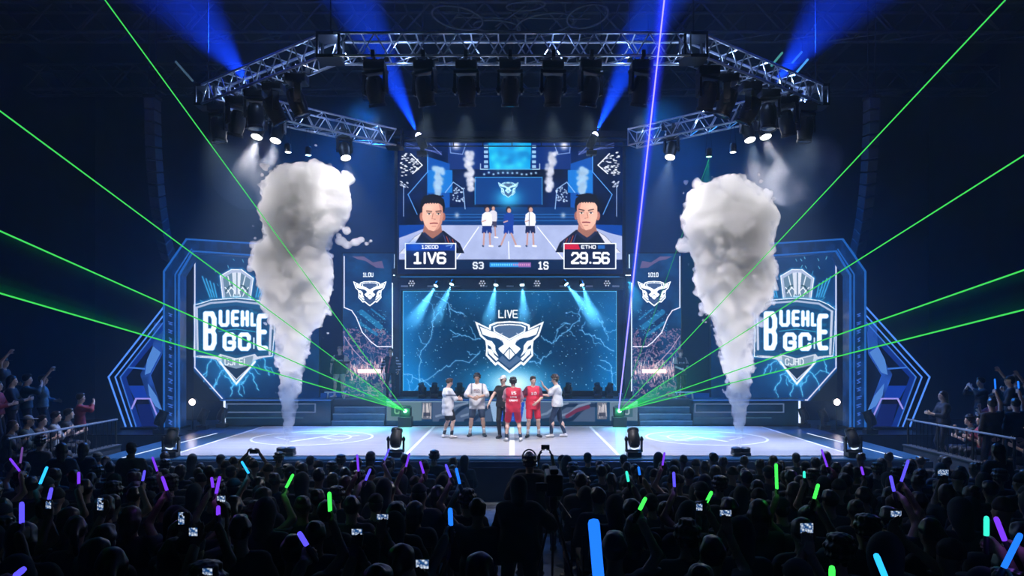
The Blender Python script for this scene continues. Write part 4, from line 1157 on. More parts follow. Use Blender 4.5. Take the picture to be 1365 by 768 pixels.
# lit lamps below the side trusses
def on_side(px):
    u = -abs(px - CX) / F
    d = 29.85 / (1.0875 - u)
    return d
lit = [(342, 183, 'big', -1, 'outer of the two bright white lamps above the left smoke column'), (367, 188, 'big', -1, 'inner of the two bright white lamps above the left smoke column'),
       (461, 211, 'big', -1, 'single bright white lamp between the left smoke column and the top screen'),
       (893, 210, 'big', 1, 'single bright white lamp between the right smoke column and the top screen'),
       (1000, 187, 'big', 1, 'inner of the two bright white lamps above the right smoke column'), (1021, 183, 'big', 1, 'outer of the two bright white lamps above the right smoke column')]
for px, py, kind, s, lb in lit:
    d = on_side(px)
    L = P(px, py, d)
    D = Vector((-s * (-.12 if abs(px - CX) > 300 else .25), -.38, -1)).normalized()
    pv = L - D * .3
    moving_head(pv, D, True, 1.0, 'white', lb, None, drop=max(.1, TZ - .3 - (pv.z + .5)))
    spot('white_beam', L + D * .06, D, 2300, (.88, .92, 1.0), 46, .9, .08)
small = [(384, 203, 'white', 'outer small white lamp hanging on wires above the left smoke column'), (411, 207, 'blue', 'inner small bluish lamp hanging on wires above the left smoke column'),
         (945, 209, 'green', 'small lamp with a green beam hanging above the right smoke column'), (977, 203, 'white', 'small white lamp hanging on wires above the right smoke column')]
for px, py, c, lb in small:
    d = on_side(px); L = P(px, py, d)
    r = empty('hanging_par_lamp', L, 0, lb, 'stage lamp')
    MB().lathe([(.05, .26), (.085, .22), (.09, .02), (.1, 0), (.085, .0)], 16).build('can', M['black'], r, True)
    MB().lathe([(.08, .012), (.08, -.002), (.04, -.01)], 16).build('lens', LIT[c], r, True)
    m = MB()
    for x in (-.1, .1): m.tube((x, 0, .12), (x * .4, 0, TZ - .25 - L.z), .008, n=5)
    m.tube((-.1, 0, .12), (.1, 0, .12), .012, n=6)
    m.build('hanging_wire', M['blackmetal'], r)
    cc = {'white': (.8, .88, 1), 'blue': (.2, .75, 1), 'green': (.05, 1, .25)}[c]
    spot('small_beam', L + Vector((0, 0, -.03)), (0, -.05, -1) if c != 'green' else (-.12, -.05, -1), 260 if c != 'green' else 6000, cc, 20, .5, .03)

# searchlights that throw blue beams up to the roof
for px, py, dr, e, lb in ((558, 181, (-.47, -.08, 1), 260000, 'left'), (793, 180, (.47, -.08, 1), 260000, 'right')):
    L = P(px, py, 23.4)
    D = Vector(dr).normalized()
    pv = L - D * .25
    mh_ = moving_head(pv, D, False, .8, 'blue', f'searchlight throwing a blue beam up from the {lb} corner above the top screen', 'blue searchlights on the rear truss', arm=(0, .5, .3))
    spot('blue_beam', L + D * .16, D, e * .65, (.008, .075, 1.0), 26, .9, .05)
    MB().ball((0, 0, 0), .1, 14).build('lamp_dome', glow('dome_glow', (.55, .6, 1), 9), mh_, True).location = L - mh_.location
for s, lb in ((-1, 'left'), (1, 'right')):
    L = Vector((s * 7.0, 20.1, TZ + .35))
    D = Vector((s * .62, .1, .8)).normalized()
    moving_head(L - D * .25, D, False, .7, None, f'searchlight on top of the {lb} tip of the truss throwing a wide blue beam', 'searchlights on the truss tips')
    spot('wide_blue_beam', L + D * .1, D, 75000, (.008, .06, 1.0), 42, 1.0, .06)

# small lamps on the bar between the screens
bar = [(581, 381, (-.55, -.5, -1), 330), (602, 379, (-.4, -.5, -1), 200), (661, 380, (-.18, -.5, -1), 200), (696, 380, (.05, -.5, -1), 200), (755, 379, (.75, -.5, -1), 330), (776, 380, (.3, -.5, -1), 200)]
for i, (px, py, dr, e) in enumerate(bar):
    L = P(px, py, 25.4); D = Vector(dr).normalized()
    r = empty('bar_par_lamp', L, 0, f'small blue-white lamp on the bar between the screens, {ORD[i]} from the left', 'stage lamp', 'lamps on the screen bar')
    rot = D.to_track_quat('-Z', 'Y').to_matrix().to_4x4()
    MB().lathe([(.04, .2), (.08, .17), (.085, .02), (.1, 0), (.08, 0)], 14, rot).build('can', M['black'], r, True)
    MB().lathe([(.075, .012), (.075, -.004), (.03, -.014)], 14, rot).build('lens', M['lensblue'], r, True)
    MB().cbox((-.11, -.02, -.03), (-.09, .02, .12), .005).cbox((.09, -.02, -.03), (.11, .02, .12), .005).box((-.11, -.02, .1), (.11, .02, .12)).box((-.02, 0, .1), (.02, .24, .13)).build('bracket', M['blackmetal'], r)
    spot('bar_beam', L + D * .03, D, e * 20, (.15, .6, 1.0), 26, .9, .03)
for i, (px, py) in enumerate(((549, 378), (643, 378), (716, 378), (809, 378))):
    L = P(px, py, 25.5)
    r = empty('blinder_lamp', L, 0, f'cluster of small white lenses on the bar between the screens, {ORD[i]} from the left', 'stage lamp', 'blinder lamps on the screen bar')
    m = MB(); h = MB()
    mt = Matrix.Rotation(R(90), 4, 'X')
    for k in range(7):
        a = k * PI / 3; rr = 0 if k == 6 else .085
        c = Vector((rr * math.cos(a), -.03, rr * math.sin(a)))
        h.lathe([(.03, -.02), (.04, .03)], 10, Matrix.Translation(c) @ mt); m.lathe([(.03, .03), (.012, .038)], 10, Matrix.Translation(c) @ mt)
    h.cbox((-.06, -.02, -.06), (.06, .12, .06), .01); h.build('body', M['black'], r); m.build('lens', glow('blinder_lens', srgb(185, 200, 225), .9), r)
for s in (-1, 1):
    L = P(682.5 + s * 154, 368, 25.2)
    spot('corner_beam', L, (s * .35, -.25, -1), 1100, (.05, .6, .95), 40, .8, .05)
    r = empty('corner_wash_lamp', L, 0, f'cyan wash lamp tucked under the {"left" if s < 0 else "right"} lower corner of the top screen', 'stage lamp', 'corner wash lamps')
    MB().cbox((-.12, -.06, .03), (.12, .1, .16), .015).build('housing', M['black'], r); MB().cbox((-.1, -.05, .015), (.1, .05, .03), .005).build('lens', M['lensblue'], r)

# lamps standing along the front edge of the stage
for i, px in enumerate((228, 528, 845, 1137)):
    x = (px - CX) * 17.42 / F
    moving_head((x, 17.42, .99 + .5 * .82), (0, .55, .75), False, .82, None, f'black floor lamp with a crescent glint on the front stage edge, {ORD[i]} from the left', 'floor lamps on the stage edge', crescent=True)
    tx = -5.45 if px < 682 else 5.45
    spot('floor_lamp_beam', (x, 17.42, 1.65), Vector((tx - x, .35, 2.9)), 900, (.98, .94, 1.0), 62, .9, .1)
# lamps on the riser in front of the main screen, and beside the court
for i, (px, dx) in enumerate(((563, -.2), (579, .1), (613, 0), (757, .1), (797, -.2), (812, .2))):
    x = (px - CX) * 25.3 / F
    moving_head((x, 25.3, RZ + .5 * .62), (dx, -.3, .8), False, .62, None, f'small black moving lamp on the riser below the main screen, {ORD[i]} from the left', 'riser lamps')
for i, (px, d, z, s_) in enumerate(((270, 23.4, .985, .8), (296, 24.0, .985, .8), (214, 22.95, .97, .9), (1072, 24.0, .985, .8), (1098, 23.4, .985, .8), (1160, 22.95, .97, .9))):
    x = (px - CX) * d / F
    nm = ['outer of two black lamps on the left court side', 'inner of two black lamps on the left court side', 'black lamp at the foot of the left glowing tower', 'inner of two black lamps on the right court side', 'outer of two black lamps on the right court side', 'black lamp at the foot of the right glowing tower'][i]
    moving_head((x, d, z + .5 * s_ + (-.07 if z < .98 else 0)), (.3 if px < 682 else -.3, .2, .8), False, s_, None, nm)
# white floor beacons
for s, px, lb in ((-1, 257, 'left'), (1, 1115, 'right')):
    d = 23.9; L = P(px, 536, d)
    zb = .985 if abs(L.x) < 9.5 else .9
    r = empty('beacon_lamp', (L.x, d, zb), 0, f'small round white lamp glowing on a stand beside the {lb} crest screen', 'stage lamp', 'white beacon lamps')
    mt = Matrix.Translation((0, 0, L.z - zb)) @ Matrix.Rotation(R(90), 4, 'X')
    MB().lathe([(.05, -.18), (.1, -.14), (.115, .02), (.125, .04)], 16, mt).build('can', M['black'], r, True)
    MB().lathe([(.105, .03), (.1, .055), (.05, .075), (.01, .08)], 16, mt).build('lens', glow('beacon_lens', (1, .85, .85), 6), r, True)
    m = MB().tube((0, 0, .02), (0, 0, L.z - zb - .1), .02)
    m.lathe([(.16, 0), (.16, .02), (.03, .03)], 16); m.build('stand', M['blackmetal'], r)
    spot('beacon_beam', L + Vector((0, -.12, 0)), (-s * .1, -1, -.12), 6, (1, .85, .85), 70, .8, .05)

# cyan tube lamps above the right truss and one at the left
for i, (a, b, c) in enumerate((((1028, 88), (1043, 70), 'greenish tube lamp above the right truss, leftmost of the three'), ((1056, 84), (1069, 69), 'short dim blue tube lamp above the right truss, middle of the three'),
                               ((1058, 101), (1077, 79), 'bright blue tube lamp above the right truss, rightmost of the three'), ((234, 82), (257, 108), 'dim grey tube lamp hanging left of the truss under the roof'))):
    d = 21.5
    A, B = P(*a, d), P(*b, d)
    o = (A + B) / 2
    r = empty('tube_lamp', o, 0, c, 'tube lamp')
    MB().tube(A - o, B - o, .03, n=10).build('tube', glow('tube_glow', srgb(*[(70, 150, 150), (50, 110, 200), (80, 170, 250), (60, 85, 110)][i]), 1.0), r)
    m = MB().tube(A - o, Vector((A.x, d, 15.98)) - o, .006, n=4).tube(B - o, Vector((B.x, d, 15.98)) - o, .006, n=4)
    m.build('hanging_wire', M['blackmetal'], r)

# ------------------------------------------------------------------ line arrays
for s, lb in ((-1, 'left'), (1, 'right')):
    r = empty('line_array', (s * 11.6, 24.2, 11.6), 0, f'curved column of black loudspeakers hanging in the dark, {lb} of the stage', 'loudspeaker', 'hanging loudspeaker columns')
    p = Vector((0, 0, 0)); ang = 0
    m = MB()
    for x in (-.12, .12): m.tube((x, 0, 0), (x, 0, 4.38), .015)
    m.cbox((-.2, -.25, -.05), (.2, .25, .05), .02); m.build('flying_frame', M['blackmetal'], r)
    for k in range(14):
        ang += R(1.6 + k * .22)
        mt = Matrix.Translation(p) @ Matrix.Diagonal((.5, 1, 1, 1)) @ Matrix.Rotation(-s * ang * .35, 4, 'Y') @ Matrix.Rotation(ang, 4, 'X')
        c = MB().cbox((-.33, -.24, -.4), (.33, .26, -.06), .03)
        c.v = [tuple(mt @ Vector(v)) for v in c.v]
        cb = c.build('speaker_cabinet', pbr('speaker_paint', (.035, .045, .07), .55), r) if k == 0 and s < 0 else c.build('speaker_cabinet', bpy.data.materials['speaker_paint'], r)
        p = p + (mt.to_3x3() @ Vector((0, 0, -.385)))

# ------------------------------------------------------------------ lasers
gm = glow('green_laser_light', (.06, .75, .12), 1.0)
vm = glow('violet_laser_light', (.3, .26, 1.0), 2.0)
def fan_mat(name, col, s, fall=0):
    m, nt, out = new_mat(name)
    uv = nt.nodes.new('ShaderNodeUVMap')
    sp = nt.nodes.new('ShaderNodeSeparateXYZ')
    pw = nt.nodes.new('ShaderNodeMath'); pw.operation = 'POWER'; pw.inputs[1].default_value = 2.2
    mu = nt.nodes.new('ShaderNodeMath'); mu.operation = 'MULTIPLY'; mu.inputs[1].default_value = s
    e = nt.nodes.new('ShaderNodeEmission'); e.inputs[0].default_value = (*col, 1)
    t = nt.nodes.new('ShaderNodeBsdfTransparent'); ad = nt.nodes.new('ShaderNodeAddShader')
    nt.links.new(uv.outputs[0], sp.inputs[0])
    if fall:
        iv = nt.nodes.new('ShaderNodeMath'); iv.operation = 'SUBTRACT'; iv.inputs[0].default_value = 1.0
        nt.links.new(sp.outputs['X'], iv.inputs[1]); nt.links.new(iv.outputs[0], pw.inputs[0]); pw.inputs[1].default_value = fall
    else: nt.links.new(sp.outputs['Y'], pw.inputs[0])
    if True: 
        nt.links.new(pw.outputs[0], mu.inputs[0])
    nt.links.new(mu.outputs[0], e.inputs[1]); nt.links.new(e.outputs[0], ad.inputs[0]); nt.links.new(t.outputs[0], ad.inputs[1])
    nt.links.new(ad.outputs[0], out.inputs[0]); m.cycles.emission_sampling = 'NONE'
    return m
fanm = fan_mat('green_laser_sheet', (.0, .5, .04), .09)
fanv = fan_mat('violet_beam_glow', (.02, .03, 1.0), 1.4)  # blue glow around the violet beam, drawn as emissive sheets
LS = 24.0
def laser_end(px, py, sx, slope=.00018):
    """follow the beam from its projector through an image point until it leaves the hall"""
    src = P(sx, 548, LS)
    inv = 1 / LS + slope * abs(px - sx)
    q_ = P(px, py, 1 / inv)
    d = (q_ - src)
    t = 1.0
    while True:
        p = src + d * (t + .05)
        if abs(p.x) > 19.5 or p.z > 15.8 or p.y < 1.5 or t > 6: break
        t += .05
    return src, src + d * t
BM = [None]
def beam(src, end, mat, r, label, group):
    o = MB().tube((0, 0, 0), end - src, r * 1.35, r * .75, 8).build('laser_beam', mat, None, True)
    o.location = src
    BM[0] = o
    return tag(o, label, 'laser beam', group)
def fan(src, a, b, mat, parent_loc, label, group):
    """thin sheet of laser light between two directions; v = 1 at the a edge"""
    n = 10
    vs = [(0, 0, 0)] ; 
    A = a - src; B = b - src
    vs = []; fs = []
    for i in range(n + 1):
        t = i / n
        e = A.lerp(B, t)
        vs.append(e * .02); vs.append(e)
    for i in range(n): fs.append((2 * i, 2 * i + 1, 2 * i + 3, 2 * i + 2))
    me = bpy.data.meshes.new('laser_sheet'); me.from_pydata([tuple(v) for v in vs], [], fs)
    uv = me.uv_layers.new(name='UVMap')
    for p in me.polygons:
        for li in p.loop_indices:
            vi = me.loops[li].vertex_index
            uv.data[li].uv = (vi % 2, 1 - (vi // 2) / n)
    me.materials.append(mat)
    o = bpy.data.objects.new('laser_sheet', me); COL.objects.link(o); o.location = src
    o.location = (0, 0, 0); o.parent = BM[0]
    return o
left = [((140, 0), 'steep green laser beam rising to the top left, from the left projector'), ((0, 148), 'second steepest green laser beam from the left projector'), ((0, 308), 'green laser beam crossing the upper part of the left tower'), ((0, 391), 'lowest and flattest green laser beam from the left projector')]
right = [((1340, 0), 'steep green laser beam rising to the top right, from the right projector'), ((1365, 207), 'second steepest green laser beam from the right projector'), ((1365, 360), 'green laser beam crossing the upper part of the right tower'), ((1365, 413), 'lowest and flattest green laser beam from the right projector')]
for sx, lst, gp in ((540, left, 'left'), (826, right, 'right')):
    for i, ((px, py), lb) in enumerate(lst):
        s_, e_ = laser_end(px, py, sx)
        beam(s_, e_, gm, .0095 if i > 1 else .008, lb, None)
        if i >= 2:
            s2, e2 = laser_end(px, py + (-34 if i == 3 else 26) * (1 if i == 3 else 1), sx)
            fan(s_, e_, e2, fanm, None, f'faint green sheet of laser light {"above the lowest" if i == 3 else "below the upper side"} beam on the {gp}', None)
fann = fan_mat('green_laser_sheet_near', (.0, .7, .06), 2.2, 12)
for sx, lst in ((540, left), (826, right)):
    BM[0] = [o_ for o_ in COL.objects if o_.name.startswith('laser_beam')][1 if sx == 540 else 5]
    s_, a_ = laser_end(*lst[1][0], sx); _, b_ = laser_end(*lst[3][0], sx)
    fan(s_, a_, b_, fann, None, None, None)
s_, e_ = P(826, 548, LS), P(945, 212, 21.8)
beam(s_, e_, glow('faint_green_laser', (.03, .5, .12), .7), .008, 'faint green laser line running up to the green hanging lamp', None)
s_ = P(825, 545, LS); e_ = P(885.5, 0, 14.2); e_ = s_ + (e_ - s_) * 1.35
beam(s_, e_, vm, .016, 'violet-white laser beam rising steeply from the right projector', None)
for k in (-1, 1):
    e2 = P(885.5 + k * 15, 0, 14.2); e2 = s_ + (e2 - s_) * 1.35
    fan(s_, e_, e2, fanv, None, f'deep blue glow sheet on the {"left" if k < 0 else "right"} side of the violet laser beam', None)
for sx, lb in ((540, 'left'), (826, 'right')):
    L = P(sx, 548, LS)
    r = empty('laser_projector', (L.x, LS, 1.0), 0, f'laser projector on a low box at the {lb} rear of the court', 'laser projector', 'laser projectors')
    MB().cbox((-.22, -.1, .0), (.22, .3, .32), .02).build('flight_case', M['black'], r)
    MB().cbox((-.17, .02, .32), (.17, .38, .62), .025).cbox((-.19, .06, .34), (.19, .1, .6), .01).build('housing', M['blackmetal'], r)
    mt = Matrix.Translation((0, .02, L.z - 1.0)) @ Matrix.Rotation(R(90), 4, 'X')
    MB().lathe([(.06, -.01), (.06, .02), (.02, .03)], 16, mt).build('aperture', glow('laser_aperture', (.2, 1, .45), 8), r, True)
    point('laser_scatter', L + Vector((0, -.12, 0)), 18, (.05, 1, .25), .04)

# ------------------------------------------------------------------ smoke columns
def plume(outline, d, seed, label):
    rng = np.random.RandomState(seed)
    O = [(y, (a + (b - a) * .055 - CX) * d / F, (b - (b - a) * .055 - CX) * d / F) for y, a, b in outline]
    ys = np.array([EYE - (o[0] - HY) * d / F for o in O]); xl = np.array([o[1] for o in O]); xr = np.array([o[2] for o in O])
    order = np.argsort(ys); ys, xl, xr = ys[order], xl[order], xr[order]
    z0, z1 = ys[0], ys[-1]
    pr = []
    z = z0
    while z < z1:
        l = np.interp(z, ys, xl); r = np.interp(z, ys, xr); c = (l + r) / 2; w = (r - l) / 2
        step = max(.04, w * .16)
        pr.append(el((c, 0, z), (w * .78, w * .72, max(.06, w * .5)), k=.05))
        if w > .1:
            n = 11 if w > .4 else 6
            for k in range(n):
                a = rng.uniform(0, 2 * PI)
                if k < 4: a = (0 if k % 2 else PI) + rng.normal() * .35
                rr = w * rng.uniform(.16, .36) if w > .3 else w * rng.uniform(.2, .35)
                t = max(0, w - rr * rng.uniform(.85, 1.15))
                if w > .55 and k < 5:
                    rr = w * rng.uniform(.34, .52); t = max(0, w - rr * rng.uniform(.55, .85))
                pr.append(el((c + t * math.cos(a), t * .92 * math.sin(a), z + rng.normal() * step * .5), (rr, rr, rr * rng.uniform(.8, 1.1)), k=.035))
                if w > .3:
                    a2 = a + rng.normal() * .3; r2 = rr * rng.uniform(.3, .5); t2 = w + rr * rng.uniform(-.3, .12)
                    pr.append(el((c + t2 * math.cos(a2), t2 * .92 * math.sin(a2), z + rng.normal() * rr * .7), (r2, r2, r2), k=.02))
                    for _ in range(2):
                        a3 = a2 + rng.normal() * .2; r3 = r2 * rng.uniform(.35, .7); t3 = w + rr * rng.uniform(-.1, .3)
                        pr.append(el((c + t3 * math.cos(a3), t3 * .92 * math.sin(a3), z + rng.normal() * rr), (r3, r3, r3), k=.015))
        z += step
    rngp = [(rng.uniform(-1, 1, 3), rng.uniform(0, 6.28)) for _ in range(10)]
    def nz(X, Y, Z):
        t = 0
        for i, (v, ph) in enumerate(rngp):
            f_ = 8 if i < 4 else 24
            v = v / np.linalg.norm(v) * f_
            t = t + np.abs(np.sin(X * v[0] + Y * v[1] + Z * v[2] + ph)) * (.03 if i < 4 else .015)
        return (t - .09) * np.clip((Z - z0) / 1.6, .05, 1)
    V_, Q_ = sdf_mesh(pr, .034, noise=nz, pad=.1)
    o = mesh_arrays('smoke_column', V_, Q_, SMK)
    o.location = (0, d, 0)
    return tag(o, label, 'smoke', 'smoke columns', kind=None)
SMK = vol_mat('dense_smoke', 13.0, (.983, .966, .99), .0, noise=(3.2, .38, .68, .12))
OL = [(599, 382, 385), (585, 379.5, 388), (570, 376, 392), (540, 371, 400), (510, 367, 408), (480, 363, 412), (450, 361, 421), (420, 358, 432), (400, 348, 442), (370, 340, 446), (350, 334, 442), (330, 345, 438), (310, 354, 446), (300, 350, 456), (285, 343, 464), (270, 346, 468), (255, 348, 466), (240, 356, 455), (228, 372, 438), (221, 386, 412)]
ORR = [(599, 984, 987), (585, 981, 990), (570, 978, 994), (540, 971, 1001), (510, 962, 1006), (480, 956, 1010), (450, 949, 1011), (420, 944, 1014), (400, 934, 1026), (380, 928, 1033), (350, 924, 1034), (330, 920, 1027), (310, 910, 1033), (290, 908, 1033), (275, 914, 1025), (260, 925, 1015), (245, 944, 1003), (236, 956, 995)]
PD = 17.75
sl_ = plume(OL, PD, 5, 'tall white smoke column billowing from the left smoke jet on the stage edge')
sr_ = plume(ORR, PD, 9, 'tall white smoke column billowing from the right smoke jet on the stage edge')
for px, lb in ((383.5, 'left'), (985.5, 'right')):
    x = (px - CX) * PD / F
    r = empty('smoke_jet', (x, PD - .12, 1.0), 0, f'black two-barrelled smoke jet machine on the stage edge under the {lb} smoke column', 'smoke machine', 'smoke jet machines')
    MB().cbox((-.2, -.14, 0), (.2, .16, .07), .015).build('base_plate', M['blackmetal'], r)
    for q_ in (-1, 1):
        MB().lathe([(.1, .05), (.115, .07), (.115, .17), (.08, .19)], 16, Matrix.Translation((q_ * .11, 0, 0))).build('barrel', M['black'], r, True)
    MB().lathe([(.05, .05), (.05, .13), (.035, .16)], 14, Matrix.Translation((0, .12, 0))).build('nozzle', M['blackmetal'], r, True)
# drifting wisp behind the right column
def cloud(c, r, dens, label, seed):
    rng = np.random.RandomState(seed)
    pr = [el((rng.normal() * r * .35, rng.normal() * r * .3, rng.normal() * r * .5), (r * rng.uniform(.4, .7),) * 3, k=.25) for _ in range(9)]
    V_, Q_ = sdf_mesh(pr, .14, pad=.35)
    o = mesh_arrays('smoke_wisp', V_, Q_, vol_mat('wisp_smoke_%d' % seed, dens, (.95, .93, 1.0), .1, noise=(1.1, .4, .65, .0)))
    o.location = c
    return tag(o, label, 'smoke')
cloud(P(1050, 228, 21.0), 1.15, .09, 'faint violet smoke drifting under the right truss tip', 3)
cloud(P(325, 222, 21.0), 1.0, .07, 'faint grey smoke drifting under the left truss tip', 4)
V_, Q_ = sdf_mesh([el((x_, 0, .1 * math.sin(x_ * 2.3)), (1.0, .42, .85), k=.3) for x_ in np.linspace(-3.4, 3.4, 8)], .12, pad=.3)
o = mesh_arrays('haze', V_, Q_, vol_mat('added_haze_bank', .09, (.6, .85, 1), .2)); o.location = (0, 25.08, 5.0)  # local haze added to make the bar lamp beams visible
tag(o, 'soft bank of thicker haze added to make the small bar lamp beams show', 'haze', kind='stuff')
V_, Q_ = sdf_mesh([el((dx, 0, dz), (r_, r_, r_ * .8), k=.05) for dx, dz, r_ in ((-.35, .05, .14), (-.2, -.05, .12), (0, .02, .12), (.13, .08, .09), (.26, -.02, .06), (.36, .05, .05))], .025)
o = mesh_arrays('smoke_puff', V_, Q_, vol_mat('puff_smoke', 4.5, (.97, .97, 1), 0)); o.location = P(474, 324, PD)
tag(o, 'small loose puff of smoke just right of the left smoke column', 'smoke')
# ------------------------------------------------------------------ people
def V3(*a): return np.array(a, float)
def nrm(v): return v / max(1e-9, np.linalg.norm(v))
def rotv(v, axis, a):
    axis = nrm(axis)
    return v * math.cos(a) + np.cross(axis, v) * math.sin(a) + axis * (axis @ v) * (1 - math.cos(a))

def hand_prims(W, d, n, s, curl=.5, sc=1.0, spread=0.0):
    """palm, four unequal jointed fingers, thumb leaving the side of the palm; d along hand, n palm normal, s towards the thumb"""
    d, n, s = nrm(d), nrm(n), nrm(s)
    pr = []
    offs = [.03, .011, -.009, -.028]
    for o_ in offs:
        pr.append(rc(W + s * o_ * .55 * sc, W + (d * .088 + s * o_) * sc, .015 * sc, .013 * sc, k=.012))
    L = [.074, .083, .077, .06]
    for i, (o_, l) in enumerate(zip(offs, L)):
        p = W + (d * .09 + s * o_) * sc; dr = nrm(d + s * spread * (1.5 - i) * .12); ax = np.cross(d, n)
        for j, (fr, cu) in enumerate(((.46, .75), (.3, 1.1), (.24, .8))):
            dr = rotv(dr, ax, curl * cu)
            q_ = p + dr * l * fr * sc
            pr.append(rc(p, q_, (.0098 - .0008 * j) * sc, (.009 - .0008 * j) * sc, k=.004))
            p = q_
    p = W + (d * .03 + s * .03) * sc; dr = nrm(d * .75 + s * .65 + n * .35)
    for j, fr in enumerate((.036, .032)):
        q_ = p + dr * fr * sc; pr.append(rc(p, q_, (.0125 - .002 * j) * sc, (.0108 - .001 * j) * sc, k=.006)); p = q_
        dr = nrm(dr + d * .5 + n * .35 * curl)
    return pr

def ik(S, T, l1, l2, pole):
    v = T - S; D = np.linalg.norm(v)
    if D > (l1 + l2) * .995:
        T = S + nrm(v) * (l1 + l2) * .995; v = T - S; D = np.linalg.norm(v)
    a = (l1 * l1 - l2 * l2 + D * D) / (2 * D); h = math.sqrt(max(0, l1 * l1 - a * a))
    u = nrm(v); p = pole - u * (pole @ u); p = nrm(p)
    return S + u * a + p * h, T

def head_R(yaw, pitch, roll=0):
    m = Euler((-pitch, roll, yaw), 'XYZ').to_matrix()
    return np.array(m)

def body_parts(pose):
    """joints of a figure facing +Y with the feet on z = 0 (pose: dict)"""
    sit = pose.get('sit', False)
    lean = pose.get('lean', 0.0)
    J = {}
    if sit:
        J['pelvis'] = V3(0, 0, .53); up = nrm(V3(pose.get('side', 0), lean, 1))
    else:
        J['pelvis'] = V3(0, 0, .96); up = nrm(V3(pose.get('side', 0), lean, 1))
    J['up'] = up
    fw = nrm(V3(0, 1, 0) - up * up[1]); tw = pose.get('twist', 0)
    rt = np.cross(fw, up)
    rt = rotv(rt, up, tw); fw = rotv(fw, up, tw)
    J['fw'], J['rt'] = fw, rt
    J['waist'] = J['pelvis'] + up * .14
    J['chest'] = J['pelvis'] + up * .34
    J['neck'] = J['pelvis'] + up * .525
    J['head'] = J['neck'] + up * .155 + fw * .02 + V3(0, 1, 0) * pose.get('headfwd', 0)
    for sd, sn in (('R', 1), ('L', -1)):
        J['sh' + sd] = J['pelvis'] + up * .435 + rt * sn * .165
        J['hip' + sd] = J['pelvis'] + V3(sn * .095, 0, -.02)
        if sit:
            dx = pose.get('knee' + sd, 0)
            J['knee' + sd] = V3(sn * (.13 + dx), .43, .50); J['ank' + sd] = V3(sn * (.13 + dx * .8), .40, .09)
        else:
            f = pose.get('foot' + sd, (sn * .12, 0.0))
            A = V3(f[0], f[1], .09)
            K, A2 = ik(J['hip' + sd], A, .44, .435, V3(f[0] * .3, 1, 0))
            J['knee' + sd] = K; J['ank' + sd] = A
        J['toe' + sd] = pose.get('toe' + sd, (sn * .25, 1.0))
        tgt = pose.get('hand' + sd)
        if tgt is None:
            tgt = J['sh' + sd] + V3(sn * .06, .08, -.52) if not sit else V3(sn * .11, .3, .62)
        else: tgt = V3(*tgt)
        pole = V3(*pose.get('pole' + sd, (sn * .6, -.6, -.6)))
        E_, W_ = ik(J['sh' + sd], tgt, .285, .255, pole)
        J['elb' + sd] = E_; J['wr' + sd] = W_
    return J

